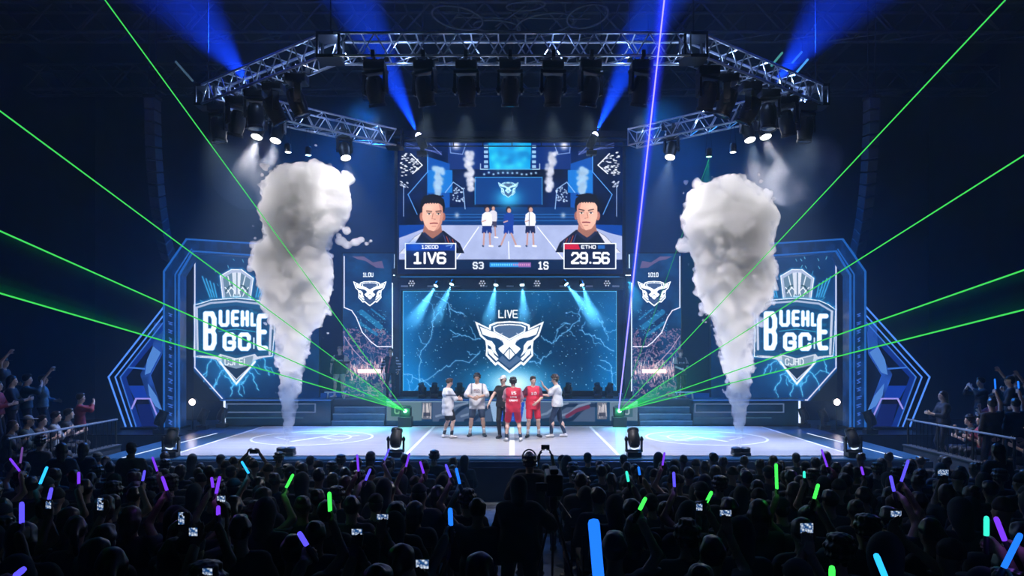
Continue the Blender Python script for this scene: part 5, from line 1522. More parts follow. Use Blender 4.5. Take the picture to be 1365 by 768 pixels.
def make_person(name, label, cat, loc, rz, pose, style, group=None, h=.02, parent_root=None, hands=True):
    J = body_parts(pose)
    up, fw, rt = J['up'], J['fw'], J['rt']
    HR = head_R(pose.get('yaw', 0), pose.get('pitch', 0), pose.get('roll', 0))
    Hc = J['head']
    hd = lambda x, y, z: Hc + HR @ V3(x, y, z)
    B = []
    def torso(g, kk=.06):
        return [rc(J['pelvis'] - rt * .07, J['pelvis'] + rt * .07, .115 + g, k=kk),
                rc(J['waist'] - rt * .055, J['waist'] + rt * .055, .103 + g, k=kk),
                rc(J['chest'] - rt * .075, J['chest'] + rt * .075, .112 + g, k=kk),
                rc(J['pelvis'] + up * .42 - rt * .125, J['pelvis'] + up * .42 + rt * .125, .058 + g, k=kk),
                rc(J['neck'] - up * .045 - fw * .01, J['shR'], .05 + g * .4, .045 + g * .6, k=.03), rc(J['neck'] - up * .045 - fw * .01, J['shL'], .05 + g * .4, .045 + g * .6, k=.03)]
    B += torso(0)
    B.append(rc(J['neck'] - up * .06, Hc - up * .05 + fw * -.01, .06, .052, k=.04))
    # head
    B.append(el(hd(0, -.012, .022), (.073, .092, .092), HR, k=.03))
    B.append(el(hd(0, .02, -.035), (.058, .07, .08), HR, k=.03))
    B.append(el(hd(0, .058, -.088), (.03, .028, .024), HR, k=.03))
    B.append(rc(hd(0, .083, .008), hd(0, .108, -.026), .009, .014, k=.012))
    B.append(rc(hd(-.034, .076, .028), hd(.034, .076, .028), .011, k=.012))
    B.append(rc(hd(-.018, .083, -.058), hd(.018, .083, -.058), .008, k=.008))
    for sn in (-1, 1):
        B.append(el(hd(sn * .078, -.008, -.012), (.011, .021, .032), HR, k=.008))
        B.append(el(hd(sn * .04, .05, -.02), (.022, .028, .024), HR, k=.02))
    for sd, sn in (('R', 1), ('L', -1)):
        B.append(rc(J['sh' + sd], J['elb' + sd], .052, .04, k=.035))
        B.append(rc(J['elb' + sd], J['wr' + sd], .041, .027, k=.02))
        B.append(rc(J['hip' + sd], J['knee' + sd], .088, .056, k=.04))
        md = J['knee' + sd] * .68 + J['ank' + sd] * .32 + V3(0, -.018, 0)
        B.append(rc(J['knee' + sd], md, .054, .056, k=.03)); B.append(rc(md, J['ank' + sd], .054, .036, k=.03))
        td = nrm(V3(*J['toe' + sd], 0)); A = J['ank' + sd]
        B.append(rc(A - td * .03 + V3(0, 0, -.045), A + td * .13 + V3(0, 0, -.058), .036, .028, k=.03))
    if hands:
        for sd, sn in (('R', 1), ('L', -1)):
            W_ = J['wr' + sd]; fd = nrm(W_ - J['elb' + sd])
            hd_ = pose.get('grip' + sd)
            if hd_:
                d_, n_, s_ = (V3(*q_) for q_ in hd_[:3]); cu = hd_[3]
            else:
                d_ = fd; s_ = V3(0, 1, 0) if abs(fd[2]) > .7 else V3(0, 0, 1)
                s_ = nrm(s_ - d_ * (s_ @ d_)); n_ = np.cross(d_, s_) * sn
                if n_ @ V3(-sn, 0, 0) < 0: n_ = -n_
                cu = .35
            B += [rc(J['elb' + sd] * .3 + W_ * .7, W_, .031, .027, k=.02)]
            B += [('HAND',) + (hand_prims(W_, d_, n_, s_, cu),)]
    hp = [p for p in B if p[0] == 'HAND']; B = [p for p in B if p[0] != 'HAND']
    vs, qs = sdf_mesh(B, h)
    allv = [vs]; allq = [qs]; off = len(vs)
    for p in hp:
        v2, q2 = sdf_mesh(p[1], .0065 if h < .015 else .0085, pad=.02)
        allv.append(v2); allq.append(q2 + off); off += len(v2)
    root = empty(name, loc, rz, label, cat, group)
    if 'scale' in pose: root.scale = (pose['scale'],) * 3
    body = mesh_arrays('body', np.concatenate(allv), np.concatenate(allq), style['skin'], root)
    # hair or cap
    kind = style.get('hair', 'short'); hm = style['hairmat']
    rr = np.random.RandomState(style.get('seed', 1)); ph = rr.uniform(0, 6, 3)
    amp = .003 if kind != 'curly' else .01; fq = 70 if kind != 'curly' else 95
    hn = lambda X, Y, Z: amp * (np.sin(X * fq + ph[0]) * np.sin(Y * fq + ph[1]) + np.sin(Z * fq + ph[2]))
    def facecut(X, Y, Z):
        x, y, z = X - Hc[0], Y - Hc[1], Z - Hc[2]
        ly = HR[0][1] * x + HR[1][1] * y + HR[2][1] * z; lz = HR[0][2] * x + HR[1][2] * y + HR[2][2] * z
        return (.8 * ly - .6 * lz) - .022
    hh = min(h, .012)
    if kind in ('short', 'curly'):
        g = .006 if kind == 'short' else .022
        pr = [el(hd(0, -.016, .032), (.082 + g, .1 + g, .094 + g), HR, k=.02)]
        if kind == 'short': pr.append(el(hd(0, .045, .098), (.055, .045, .028), HR, k=.03))
        v, q_ = sdf_mesh(pr, hh, cuts=(facecut,), noise=hn); mesh_arrays('hair', v, q_, hm, root)
    elif kind in ('long', 'bun', 'tail'):
        pr = [el(hd(0, -.018, .03), (.088, .104, .1), HR, k=.02)]
        if kind == 'long':
            pr += [rc(hd(0, -.05, -.02), hd(0, -.08, -.2), .082, .07, k=.05), rc(hd(-.07, -.02, -.02), hd(-.085, -.03, -.18), .03, .035, k=.03), rc(hd(.07, -.02, -.02), hd(.085, -.03, -.18), .03, .035, k=.03)]
        elif kind == 'bun': pr += [el(hd(0, -.09, .1), (.05, .045, .045), HR, k=.01)]
        else: pr += [rc(hd(0, -.11, .05), hd(0, -.16, -.02), .03, .034, k=.02), rc(hd(0, -.16, -.02), hd(0, -.14, -.2), .034, .015, k=.02)]
        v, q_ = sdf_mesh(pr, hh, cuts=(facecut,), noise=hn); mesh_arrays('hair', v, q_, hm, root)
    elif kind in ('cap', 'beanie', 'hood'):
        if kind == 'cap':
            pr = [el(hd(0, -.012, .035), (.084, .102, .092), HR, k=.02)]
            cut = lambda X, Y, Z: -(HR[0][2] * (X - Hc[0]) + HR[1][2] * (Y - Hc[1]) + HR[2][2] * (Z - Hc[2])) + .03
            v, q_ = sdf_mesh(pr, hh, cuts=(cut,)); c = mesh_arrays('cap', v, q_, style.get('capmat', hm), root)
            v, q_ = sdf_mesh([el(hd(0, .115, .04), (.065, .065, .011), HR, k=.01)], hh * .8); mesh_arrays('brim', v, q_, style.get('capmat', hm), c)
            v, q_ = sdf_mesh([el(hd(0, -.03, .0), (.08, .085, .09), HR, k=.02)], hh, cuts=(facecut,)); mesh_arrays('hair', v, q_, hm, root)
        elif kind == 'beanie':
            v, q_ = sdf_mesh([el(hd(0, -.014, .04), (.088, .104, .1), HR, k=.02)], hh, cuts=(lambda X, Y, Z: -(Z - Hc[2]) + .01,), noise=hn); mesh_arrays('knit_cap', v, q_, style.get('capmat', hm), root)
        else:
            v, q_ = sdf_mesh([el(hd(0, -.025, .02), (.1, .115, .125), HR, k=.04), rc(hd(0, -.04, -.08), J['neck'] - up * .04 - fw * .03, .09, .1, k=.06)], hh, cuts=(facecut,)); mesh_arrays('hood', v, q_, style['shirtmat'], root)
    # shirt
    g = style.get('fit', .016); hem = style.get('hem', .02)
    pr = torso(g, .05)
    if not pose.get('sit', False) and hem < 0:
        pr += [rc(J['chest'] + V3(sn * .05, 0, -.08), J['pelvis'] + V3(sn * .07, 0, hem), .1 + g, .122 + g, k=.05) for sn in (-1, 1)]
    sl = style.get('sleeve', .6)
    for sd, sn in (('R', 1), ('L', -1)):
        S, E_, W_ = J['sh' + sd], J['elb' + sd], J['wr' + sd]
        if sl <= 0: continue
        e1 = S + (E_ - S) * min(1, sl * 1.0)
        pr.append(rc(S, e1, .058 + g * .8, .05 + g * (1.1 if sl < 1 else .6), k=.03))
        if sl > 1: pr.append(rc(E_, E_ + (W_ - E_) * min(.96, sl - 1), .05 + g * .4, .036 + g * .5, k=.02))
    nk = J['neck']; cb = J['pelvis'] + up * 0
    cuts = [lambda X, Y, Z: ((X - nk[0]) * up[0] + (Y - nk[1]) * up[1] + (Z - nk[2]) * up[2]) - .012,
            lambda X, Y, Z: np.sqrt((X - nk[0]) ** 2 + (Y - nk[1]) ** 2 + (Z - nk[2]) ** 2) * -1 + .062]
    hz_ = J['pelvis'][2] + hem - .03
    if not pose.get('sit', False): cuts.append(lambda X, Y, Z: hz_ - Z)
    wn = lambda X, Y, Z: .0035 * (np.sin(X * 31 + Z * 22 + ph[0]) + np.sin(Z * 37 - Y * 25 + ph[1]))
    v, q_ = sdf_mesh(pr, h, cuts=cuts, noise=wn)
    shirt = mesh_arrays('shirt' if style.get('garment') is None else style['garment'], v, q_, style['shirtmat'], root)
    if 'paint' in style: style['paint'](shirt, v, J)
    # shorts / trousers
    pm = style['pantsmat']; lg = style.get('legs', 'long')
    pr = [rc(J['pelvis'] - rt * .07 + V3(0, 0, .02), J['pelvis'] + rt * .07 + V3(0, 0, .02), .118, k=.05)]
    for sd in 'RL':
        Hp, K, A = J['hip' + sd], J['knee' + sd], J['ank' + sd]
        if lg == 'short':
            pr.append(rc(Hp, Hp + (K - Hp) * .82, .102, .092, k=.04))
        else:
            pr.append(rc(Hp, K, .098, .066, k=.04)); pr.append(rc(K, A + (K - A) * .1, .066, .05, k=.03))
    ct = [lambda X, Y, Z: Z - (J['pelvis'][2] + .1)]
    v, q_ = sdf_mesh(pr, h, cuts=ct); mesh_arrays('shorts' if lg == 'short' else 'trousers', v, q_, pm, root)
    for sd in 'RL':
        td = nrm(V3(*J['toe' + sd], 0)); A = J['ank' + sd]
        pr = [rc(A - td * .035 + V3(0, 0, -.04), A + td * .14 + V3(0, 0, -.055), .046, .036, k=.03), rc(A + V3(0, 0, -.03), A + V3(0, 0, .0), .045, k=.02)]
        v, q_ = sdf_mesh(pr, max(.01, h * .8), cuts=(lambda X, Y, Z: .004 - Z,)); mesh_arrays('shoe', v, q_, style['shoemat'], root)
        if lg == 'short' and style.get('sock'):
            v, q_ = sdf_mesh([rc(A, A + (J['knee' + sd] - A) * .28, .042, .05, k=.01)], .012); mesh_arrays('sock', v, q_, style['sock'], root)
    if style.get('eyes'):
        for sn in (-1, 1):
            p = hd(sn * .031, .078, .002)
            MB().ball(tuple(p), .011, 8).build('eye', M['eye'], root, True)
    return root

M['eye'] = pbr('eye', (.05, .04, .04), .15)
SK = [pbr('skin_light', (.72, .47, .38), .55, 0, .06, 9), pbr('skin_tan', (.55, .34, .25), .55, 0, .06, 9), pbr('skin_deep', (.3, .17, .12), .55, 0, .08, 9)]
HAIR = [pbr('hair_black', (.02, .018, .02), .33, 0, .4, 60), pbr('hair_brown', (.05, .03, .022), .36, 0, .4, 60), pbr('hair_fair', (.22, .14, .08), .5, 0, .3, 60)]
WHITE = pbr('jersey_white', (.78, .79, .84), .7, 0, .06, 12)
RED = pbr('jersey_red', (.62, .015, .05), .6, 0, .08, 12)
NAVY = pbr('shorts_navy', (.012, .03, .075), .7, 0, .15, 12)
BLK = pbr('cloth_black', (.012, .012, .016), .75, 0, .3, 12)
SHW = pbr('shoe_white', (.7, .7, .75), .5, 0, .1, 12); SHB = pbr('shoe_dark', (.03, .03, .04), .5, 0, .2, 12)
BEIGE = pbr('shorts_beige', (.5, .42, .36), .75, 0, .1, 10)

def painted(base, fn, name):
    """jersey cloth whose print is woven into the mesh colours"""
    def go(o, v, J):
        me = o.data; n = len(v)
        c = np.ones((n, 4), dtype=np.float32); c[:, :3] = np.array(base)
        fn(v, J, c)
        a = me.color_attributes.new('print', 'FLOAT_COLOR', 'POINT'); a.data.foreach_set('color', c.ravel())
        m, nt, out = new_mat(name); b = nt.nodes.new('ShaderNodeBsdfPrincipled'); b.inputs['Roughness'].default_value = .65
        vc = nt.nodes.new('ShaderNodeVertexColor'); vc.layer_name = 'print'
        nz = nt.nodes.new('ShaderNodeTexNoise'); nz.inputs['Scale'].default_value = 14
        mr = nt.nodes.new('ShaderNodeMapRange'); mr.inputs['To Min'].default_value = .85; mr.inputs['To Max'].default_value = 1.1
        mx = nt.nodes.new('ShaderNodeVectorMath'); mx.operation = 'SCALE'
        nt.links.new(nz.outputs['Fac'], mr.inputs['Value']); nt.links.new(vc.outputs[0], mx.inputs[0]); nt.links.new(mr.outputs[0], mx.inputs['Scale'])
        nt.links.new(mx.outputs[0], b.inputs['Base Color']); nt.links.new(b.outputs[0], out.inputs[0])
        me.materials.clear(); me.materials.append(m)
    return go
def glyphs(v, c, text, xc, zc, cw, ch, gap, th, col, front=1, flip=1):
    """print block letters on the chest (front = 1) or back (-1); flip mirrors x so that the text reads from outside"""
    tot = len(text) * cw + (len(text) - 1) * gap
    x = -tot / 2
    for t in text:
        for st in FONT.get(t, []):
            for (u0, v0), (u1, v1) in zip(st[:-1], st[1:]):
                a = np.array((xc + flip * (x + u0 * cw), zc + (0.5 - v0) * ch)); b = np.array((xc + flip * (x + u1 * cw), zc + (0.5 - v1) * ch))
                p = v[:, (0, 2)]; ba = b - a; L = max(1e-9, ba @ ba)
                tt = np.clip(((p - a) @ ba) / L, 0, 1)
                D = np.linalg.norm(p - a - tt[:, None] * ba, axis=1)
                msk = (D < th / 2) & (v[:, 1] * front > .02)
                c[msk, :3] = col
        x += cw + gap

# ---- the six players on the court; facing: rz = 0 looks away from the camera, PI looks at it
CZ = 1.0
def on_court(px, py_foot):
    d = 2.5 * 1000 / (py_foot - HY)
    return ((px - CX) * d / F, d, CZ)
def pr1(v, J, c):
    side = (np.abs(v[:, 0]) > .13) & (np.abs(v[:, 2] - 1.27) < .025); c[side, :3] = (.12, .14, .2)
    ch = (v[:, 1] > .05) & (np.abs(v[:, 0]) < .05) & (np.abs(v[:, 2] - 1.3) < .03); c[ch, :3] = (.25, .28, .4)
make_person('player', 'player in a long white shirt and black shorts, leftmost on the court', 'person', on_court(597, 584), R(-62),
            dict(scale=.95, handR=(.1, .36, 1.12), handL=(-.12, .34, 1.16), poleR=(.8, -.3, -.8), poleL=(-.8, -.3, -.8), footR=(.13, .06), footL=(-.12, -.08), pitch=.28, headfwd=.03),
            dict(skin=SK[0], hair='short', hairmat=HAIR[1], shirtmat=WHITE, pantsmat=BLK, shoemat=SHW, sock=BLK, legs='short', sleeve=.95, hem=-.26, fit=.03, seed=3, eyes=1, paint=painted((.78, .79, .84), pr1, 'white_jersey_a')), 'players on the court', .0125)
def pr2(v, J, c):
    st = (np.abs(np.abs(v[:, 0]) - .15) < .02) & (v[:, 2] > 1.2); c[st, :3] = (.2, .22, .3)
    glyphs(v, c, 'EO', 0, 1.3, .06, .035, .02, .014, (.35, .2, .2), 1, -1); glyphs(v, c, 'HEH', 0, 1.25, .04, .03, .015, .012, (.25, .2, .3), 1, -1)
make_person('player', 'player in a white shirt and navy shorts facing the crowd, second from left', 'person', on_court(636, 582), PI,
            dict(scale=1.02, handR=(.1, .3, 1.1), handL=(-.08, .3, 1.12), poleR=(1, -.2, -.5), poleL=(-1, -.2, -.5), footR=(.2, 0), footL=(-.2, .02), pitch=.22, toeR=(.35, 1), toeL=(-.35, 1)),
            dict(skin=SK[1], hair='curly', hairmat=HAIR[0], shirtmat=WHITE, pantsmat=NAVY, shoemat=SHB, sock=SHW, legs='short', sleeve=.95, hem=-.16, fit=.035, seed=4, eyes=1, paint=painted((.8, .8, .84), pr2, 'white_jersey_b')), 'players on the court', .0125)
def pr3(v, J, c):
    glyphs(v, c, '15', 0, 1.34, .05, .07, .025, .018, (.85, .85, .88), -1, 1); glyphs(v, c, 'HOE', 0, 1.23, .045, .035, .018, .013, (.85, .85, .88), -1, 1)
    glyphs(v, c, 'DEBE', 0, 1.14, .045, .035, .014, .013, (.85, .85, .88), -1, 1)
    sd = (np.abs(v[:, 0]) > .2); c[sd, :3] = (.55, .3, .35)
make_person('player', 'player in a red shirt with white back lettering, facing the screens', 'person', on_court(684, 588.5), R(4),
            dict(scale=.98, handR=(.12, .16, .93), handL=(-.1, .33, 1.2), poleR=(1, -.3, -.4), footR=(.21, .0), footL=(-.19, .02), pitch=.15, twist=-.1),
            dict(skin=SK[0], hair='curly', hairmat=HAIR[0], shirtmat=RED, pantsmat=RED, shoemat=SHW, sock=NAVY, legs='short', sleeve=.7, hem=-.12, fit=.03, seed=5, paint=painted((.62, .015, .05), pr3, 'red_jersey_a')), 'players on the court', .0125)
make_person('player', 'player in a black vest and white cap half hidden behind the red shirt', 'person', on_court(671, 584.5), PI - .35,
            dict(scale=1.0, handR=(.32, .3, .96), handL=(-.2, .2, 1.1), poleR=(1, -.2, -.3), footR=(.1, .02), footL=(-.1, -.02), pitch=.1, yaw=-.35),
            dict(skin=SK[0], hair='cap', capmat=WHITE, hairmat=HAIR[0], shirtmat=BLK, pantsmat=BLK, shoemat=SHB, legs='long', sleeve=.3, hem=-.05, fit=.02, seed=6, eyes=1), 'players on the court', .0125)
def pr4(v, J, c):
    glyphs(v, c, '10', 0, 1.27, .055, .065, .03, .019, (.88, .86, .88), 1, -1)
    st = (np.abs(v[:, 0]) > .165) & (v[:, 2] > 1.2); c[st, :3] = (.12, .02, .05)
make_person('player', 'player in a red shirt and red shorts facing the crowd, second from right', 'person', on_court(710.5, 583), PI + .12,
            dict(scale=.98, handR=(.36, .2, 1.22), handL=(-.07, .25, 1.02), poleR=(.5, -.2, -.9), poleL=(-1, -.4, -.3), footR=(.16, .02), footL=(-.17, .0), pitch=.1, yaw=.25, toeR=(.5, 1), toeL=(-.35, 1)),
            dict(skin=SK[0], hair='short', hairmat=HAIR[1], shirtmat=RED, pantsmat=RED, shoemat=SHB, sock=SHW, legs='short', sleeve=.7, hem=-.12, fit=.024, seed=7, eyes=1, paint=painted((.7, .02, .06), pr4, 'red_jersey_b')), 'players on the court', .0125)
def pr5(v, J, c):
    st = (np.abs(np.abs(v[:, 0]) - .1) < .02) & (v[:, 1] > 0); c[st, :3] = (.1, .12, .2)
pl5 = on_court(743, 583)
make_person('player', 'player in a white shirt and navy trousers, rightmost on the court', 'person', pl5, R(78),
            dict(scale=1.0, handR=(.1, .42, 1.44), handL=(-.12, .47, 1.2), poleR=(.5, -.2, -.8), poleL=(-.3, -.1, -1), footR=(.1, -.2), footL=(-.08, .16), pitch=.35, lean=.05, headfwd=.02, gripR=((0, .3, 1), (0, 1, -.2), (-1, 0, 0), .25)),
            dict(skin=SK[0], hair='curly', hairmat=HAIR[1], shirtmat=WHITE, pantsmat=NAVY, shoemat=SHW, legs='long', sleeve=.75, hem=-.06, fit=.026, seed=8, eyes=1, paint=painted((.78, .8, .84), pr5, 'white_jersey_c')), 'players on the court', .0125)
# people on the riser
rz_ = RZ
def vest(v, J, c):
    s_ = (np.abs(v[:, 0]) > .16) & (v[:, 2] > 1.25); c[s_, :3] = (.6, .45, .4)
    glyphs(v, c, 'DINO', 0, 1.28, .04, .035, .018, .012, (.7, .7, .75), 1, -1)
P6 = P(453, 540, 25.35)
make_person('performer', 'performer in a black shirt and beige shorts on the left riser, one foot raised', 'person', (P6.x, 25.35, rz_ + .0), PI,
            dict(scale=.98, handR=(.3, .05, .95), handL=(-.3, .05, .95), footR=(.16, .12), footL=(-.1, 0), toeR=(.8, .6)),
            dict(skin=SK[0], hair='short', hairmat=HAIR[2], shirtmat=BLK, pantsmat=BEIGE, shoemat=SHW, sock=SHW, legs='short', sleeve=.6, hem=-.12, fit=.03, seed=9, eyes=1, paint=painted((.015, .016, .02), vest, 'black_jersey_a')), None, .016)
P7 = P(907, 540, 25.35)
make_person('performer', 'performer in dark clothes standing on the right riser near the narrow screen', 'person', (P7.x, 25.35, rz_), PI + .2,
            dict(scale=.92, handR=(.1, .3, 1.05), handL=(-.15, .28, 1.12), footR=(.13, 0), footL=(-.12, 0), yaw=.3),
            dict(skin=SK[0], hair='short', hairmat=HAIR[2], shirtmat=BLK, pantsmat=BLK, shoemat=SHW, legs='long', sleeve=.6, hem=-.1, fit=.03, seed=10, eyes=1, paint=painted((.03, .035, .05), vest, 'black_jersey_b')), None, .016)
def jk(v, J, c):
    s_ = (np.abs(v[:, 0] - (1.3 - v[:, 2]) * .15) < .022) & (v[:, 1] > 0); c[s_, :3] = (.6, .06, .1)
    s2 = (np.abs(v[:, 0]) > .2) & (np.abs(np.sin(v[:, 2] * 30)) > .7); c[s2, :3] = (.5, .5, .6)
P8 = P(521, 540, 25.35)
make_person('performer', 'performer in a black jacket with a red stripe, left of the main screen', 'person', (P8.x, 25.35, rz_), PI - .1,
            dict(scale=.95, handR=(.32, .05, .98), handL=(-.3, .08, .95), footR=(.12, 0), footL=(-.12, 0)),
            dict(skin=SK[1], hair='short', hairmat=HAIR[1], shirtmat=BLK, pantsmat=BLK, shoemat=SHB, legs='long', sleeve=1.9, hem=-.06, fit=.026, seed=12, eyes=1, garment='jacket', paint=painted((.012, .013, .02), jk, 'black_jacket')), None, .016)
# clear boxes at the performers' feet
for x, y, lb in ((P6.x, 24.75, 'left'), (P7.x, 24.75, 'right')):
    r = empty('clear_stool', (x, y, RZ), 0, f'low glassy stool on the riser in front of the {lb} performer', 'stool', 'clear stools')
    gmt = pbr('clear_acrylic', (.4, .5, .6), .1, 0, .1, 3); 
    MB().cbox((-.35, -.12, .2), (.35, .12, .24), .01).build('stool_top', gmt, r)
    for qx in (-.28, .28): MB().tube((qx, -.05, 0), (qx * .9, -.05, .2), .02).tube((qx, .07, 0), (qx * .9, .07, .2), .02).build('leg', M['alu'], r)

# ------------------------------------------------------------------ the crowd
rnd = random.Random(42)
CL = [pbr('crowd_cloth_%d' % i, c, .8, 0, .25, 8) for i, c in enumerate(((.02, .022, .03), (.035, .04, .055), (.015, .02, .04), (.05, .05, .06), (.03, .025, .03), (.02, .035, .05)))]
CS = [pbr('crowd_skin_%d' % i, c, .6, 0, .1, 8) for i, c in enumerate(((.4, .27, .21), (.28, .18, .14), (.18, .11, .08)))]
kinds = [('short', 'short-haired'), ('short', 'short-haired'), ('long', 'long-haired'), ('curly', 'curly-haired'), ('tail', 'pony-tailed'), ('hood', 'hooded'), ('beanie', 'knit-capped'), ('cap', 'cap-wearing'), ('bun', 'bun-haired')]
protos = []
for i, (k, w_) in enumerate(kinds):
    wv = rnd.uniform(-.25, .25)
    r = make_person('spectator', 'x', 'person', (0, -50, 0), 0,
                    dict(sit=True, lean=rnd.uniform(-.05, .12), side=rnd.uniform(-.05, .05), yaw=wv, roll=rnd.uniform(-.1, .1), handR=(.1, .3, .64 + rnd.uniform(0, .15)), handL=(-.1, .3, .64 + rnd.uniform(0, .15))),
                    dict(skin=CS[i % 3], hair=k, hairmat=HAIR[(0, 0, 1)[i % 3]], shirtmat=CL[i % 6], pantsmat=CL[(i + 2) % 6], shoemat=SHB, capmat=CL[(i + 4) % 6], sleeve=1.85 if i % 3 else .9, fit=.024 + .012 * (i % 2), seed=20 + i, garment='jacket' if i % 3 else 'shirt'), None, .02)
    protos.append((r, w_))
stand_protos = []
for i, k in enumerate((0, 2, 7, 3)):
    r = make_person('standing_spectator', 'x', 'person', (0, -50, 0), 0,
                    dict(lean=rnd.uniform(-.02, .05), yaw=rnd.uniform(-.4, .4), scale=.97, handR=(.16, .25, 1.05), handL=(-.16, .25, 1.0)),
                    dict(skin=CS[i % 3], hair=kinds[k][0], hairmat=HAIR[0], shirtmat=CL[(i + 1) % 6], pantsmat=CL[i], shoemat=SHB, capmat=CL[3], sleeve=1.85, fit=.03, seed=40 + i, garment='jacket'), None, .02)
    stand_protos.append((r, kinds[k][1]))
used_protos = set()
def place(proto, loc, rz, label, group):
    o = copy_tree(proto)
    o.location = loc; o.rotation_euler = (0, 0, rz)
    s = proto.scale[0] * rnd.uniform(.95, 1.05); o.scale = (s, s, s)
    o['label'] = label
    if group: o['group'] = group
    elif 'group' in o: del o['group']
    return o

# --- raised glow sticks and phones: (x0,y0,x1,y1,colour,label) from tip to hand in the photo frame
PUR = glow('purple_stick', srgb(125, 60, 250), 1.1); VIO = glow('violet_stick', srgb(90, 80, 255), 1.3); BLU = glow('blue_stick', srgb(30, 115, 255), 1.4)
CYA = glow('cyan_stick', srgb(40, 170, 255), 1.8); GRN = glow('green_stick', srgb(60, 240, 80), 1.7); TEA = glow('teal_stick', srgb(50, 220, 190), 1.5); PNK = glow('pinkish_stick', srgb(120, 80, 170), .8)
SM = {'purple': (PUR, (.35, .15, 1)), 'violet': (VIO, (.25, .2, 1)), 'blue': (BLU, (.05, .25, 1)), 'cyan': (CYA, (.05, .5, 1)), 'green': (GRN, (.1, 1, .2)), 'teal': (TEA, (.1, 1, .7)), 'pinkish': (PNK, (.4, .2, .6))}
sticks = [
 (13, 611, 27, 629, 'purple', 'leaning stick nearest the left stand'), (30, 596, 27, 618, 'pinkish', 'dim upright stick beside the left stand'), (63, 622, 53, 646, 'cyan', 'tilted stick, leftmost of that colour'),
 (105, 629, 105, 646, 'purple', 'short upright stick in the far left crowd'), (69, 650, 65, 667, 'violet', 'short stick held above a lit phone at the far left'), (29, 669, 29, 699, 'violet', 'broad upright stick near the left frame edge'),
 (193, 627, 190, 642, 'violet', 'small stick in front of the left stage corner'), (203, 609, 210, 629, 'purple', 'stick raised just below the leftmost floor lamp'), (216, 635, 223, 655, 'purple', 'tilted stick below the leftmost floor lamp, lower one'),
 (282, 636, 284, 651, 'purple', 'left thin stick of a pair under the left court'), (293, 635, 288, 659, 'purple', 'longer right stick of a pair under the left court'), (291, 674, 291, 688, 'purple', 'short stick held just under a lit phone'),
 (322, 615, 332, 632, 'cyan', 'stick tilted left below the left smoke jet'), (391, 632, 381, 651, 'green', 'tilted stick below the left smoke jet'), (439, 656, 440, 683, 'green', 'upright stick in the left block, brightest of its colour there'),
 (398, 709, 410, 729, 'violet', 'bright tilted stick low in the left block'), (34, 757, 18, 770, 'violet', 'stick at the bottom left corner'), (476, 606, 478, 629, 'purple', 'upright stick in the front rows of the left block'),
 (519, 598, 512, 614, 'violet', 'stick beside the second floor lamp'), (546, 604, 541, 623, 'purple', 'stick leaning left near the second floor lamp'), (560, 615, 565, 632, 'purple', 'stick leaning right near the second floor lamp'),
 (494, 625, 487, 641, 'violet', 'dim stick in the middle of the left block'), (594, 619, 601, 637, 'violet', 'left stick of the bright pair beside the aisle'), (608, 624, 613, 646, 'blue', 'bright right stick of the pair beside the aisle'),
 (600, 677, 601, 702, 'blue', 'upright stick left of the aisle'), (791, 692, 798, 772, 'blue', 'very large bright stick nearest the camera'), (835, 628, 838, 643, 'teal', 'small stick in the front rows of the right block'),
 (861, 663, 852, 681, 'green', 'tilted stick in the middle of the right block'), (886, 603, 883, 621, 'purple', 'stick in front of the third floor lamp'), (898, 629, 899, 650, 'violet', 'upright stick in the right block'),
 (851, 622, 853, 634, 'blue', 'tiny stick in the front rows of the right block'), (949, 655, 941, 671, 'green', 'tilted stick beside a lit phone in the right block'), (1034.5, 618, 1035.5, 653, 'green', 'tall upright stick, brightest of its colour'),
 (1091, 645, 1085, 666, 'green', 'tilted stick in the outer right block'), (1072, 628, 1072, 638, 'teal', 'tiny stick in the outer right block'), (1095, 599, 1103, 623, 'purple', 'curved-looking stick before the right edge of the stage'),
 (1187, 634, 1192, 656, 'violet', 'stick leaning left in the far right crowd'), (1211, 613, 1201, 643, 'violet', 'long stick leaning right in the far right crowd'), (1148, 622, 1151, 634, 'purple', 'small stick below the rightmost floor lamp'),
 (1315, 688, 1315, 716, 'teal', 'upright stick near the right frame edge'), (1327, 689, 1340, 722, 'purple', 'stick leaning left near the right frame edge'), (1361, 711, 1337, 759, 'blue', 'large stick leaning right at the lower right'),
 (1167, 738, 1181, 772, 'cyan', 'large stick at the bottom edge on the right'), (1109, 754, 1109, 772, 'green', 'stick at the bottom edge on the right')]
phones = [(65, 673, 7, 10, 'phone held just below a violet stick at the far left'), (134, 672, 8, 16, 'upright phone in the far left crowd'), (242, 691, 8, 16, 'upright phone in the middle of the left block'),
 (295, 665, 11, 8, 'sideways phone between two purple sticks'), (277, 762, 13, 9, 'phone at the bottom edge on the left'), (258, 709, 11, 11, 'dim phone in the lower left crowd'), (476, 709, 14, 8, 'sideways phone low in the left block'),
 (510, 689, 15, 7, 'sideways phone in the middle of the left block, higher one'), (563, 752, 17, 12, 'bright phone near the bottom, left of the aisle'), (932, 676, 8, 9, 'small phone beside a green stick in the right block'),
 (967, 684, 15, 8, 'sideways phone in the right block'), (1194, 685, 14, 8, 'sideways phone held high in the outer right block'), (1257, 630, 14, 8, 'violet-lit phone near the right stand'), (1075, 704, 17, 13, 'dark camera phone in the lower right block'),
 (712, 618, 9, 7, 'small blue-lit phone beside the aisle')]
rows = ROWS
holders = []     # (x, d) taken spots
def row_for(py, ztar):
    d = 15.3
    while d > 3.1 and (EYE - ztar - row_z(d - .3)) * 1000 / d < py - HY: d -= .05
    return d
HM = pbr('stick_handle', (.02, .02, .03), .5)
def near_row(d):
    return min(range(len(rows)), key=lambda i: abs(rows[i] - d))
hidx = 0
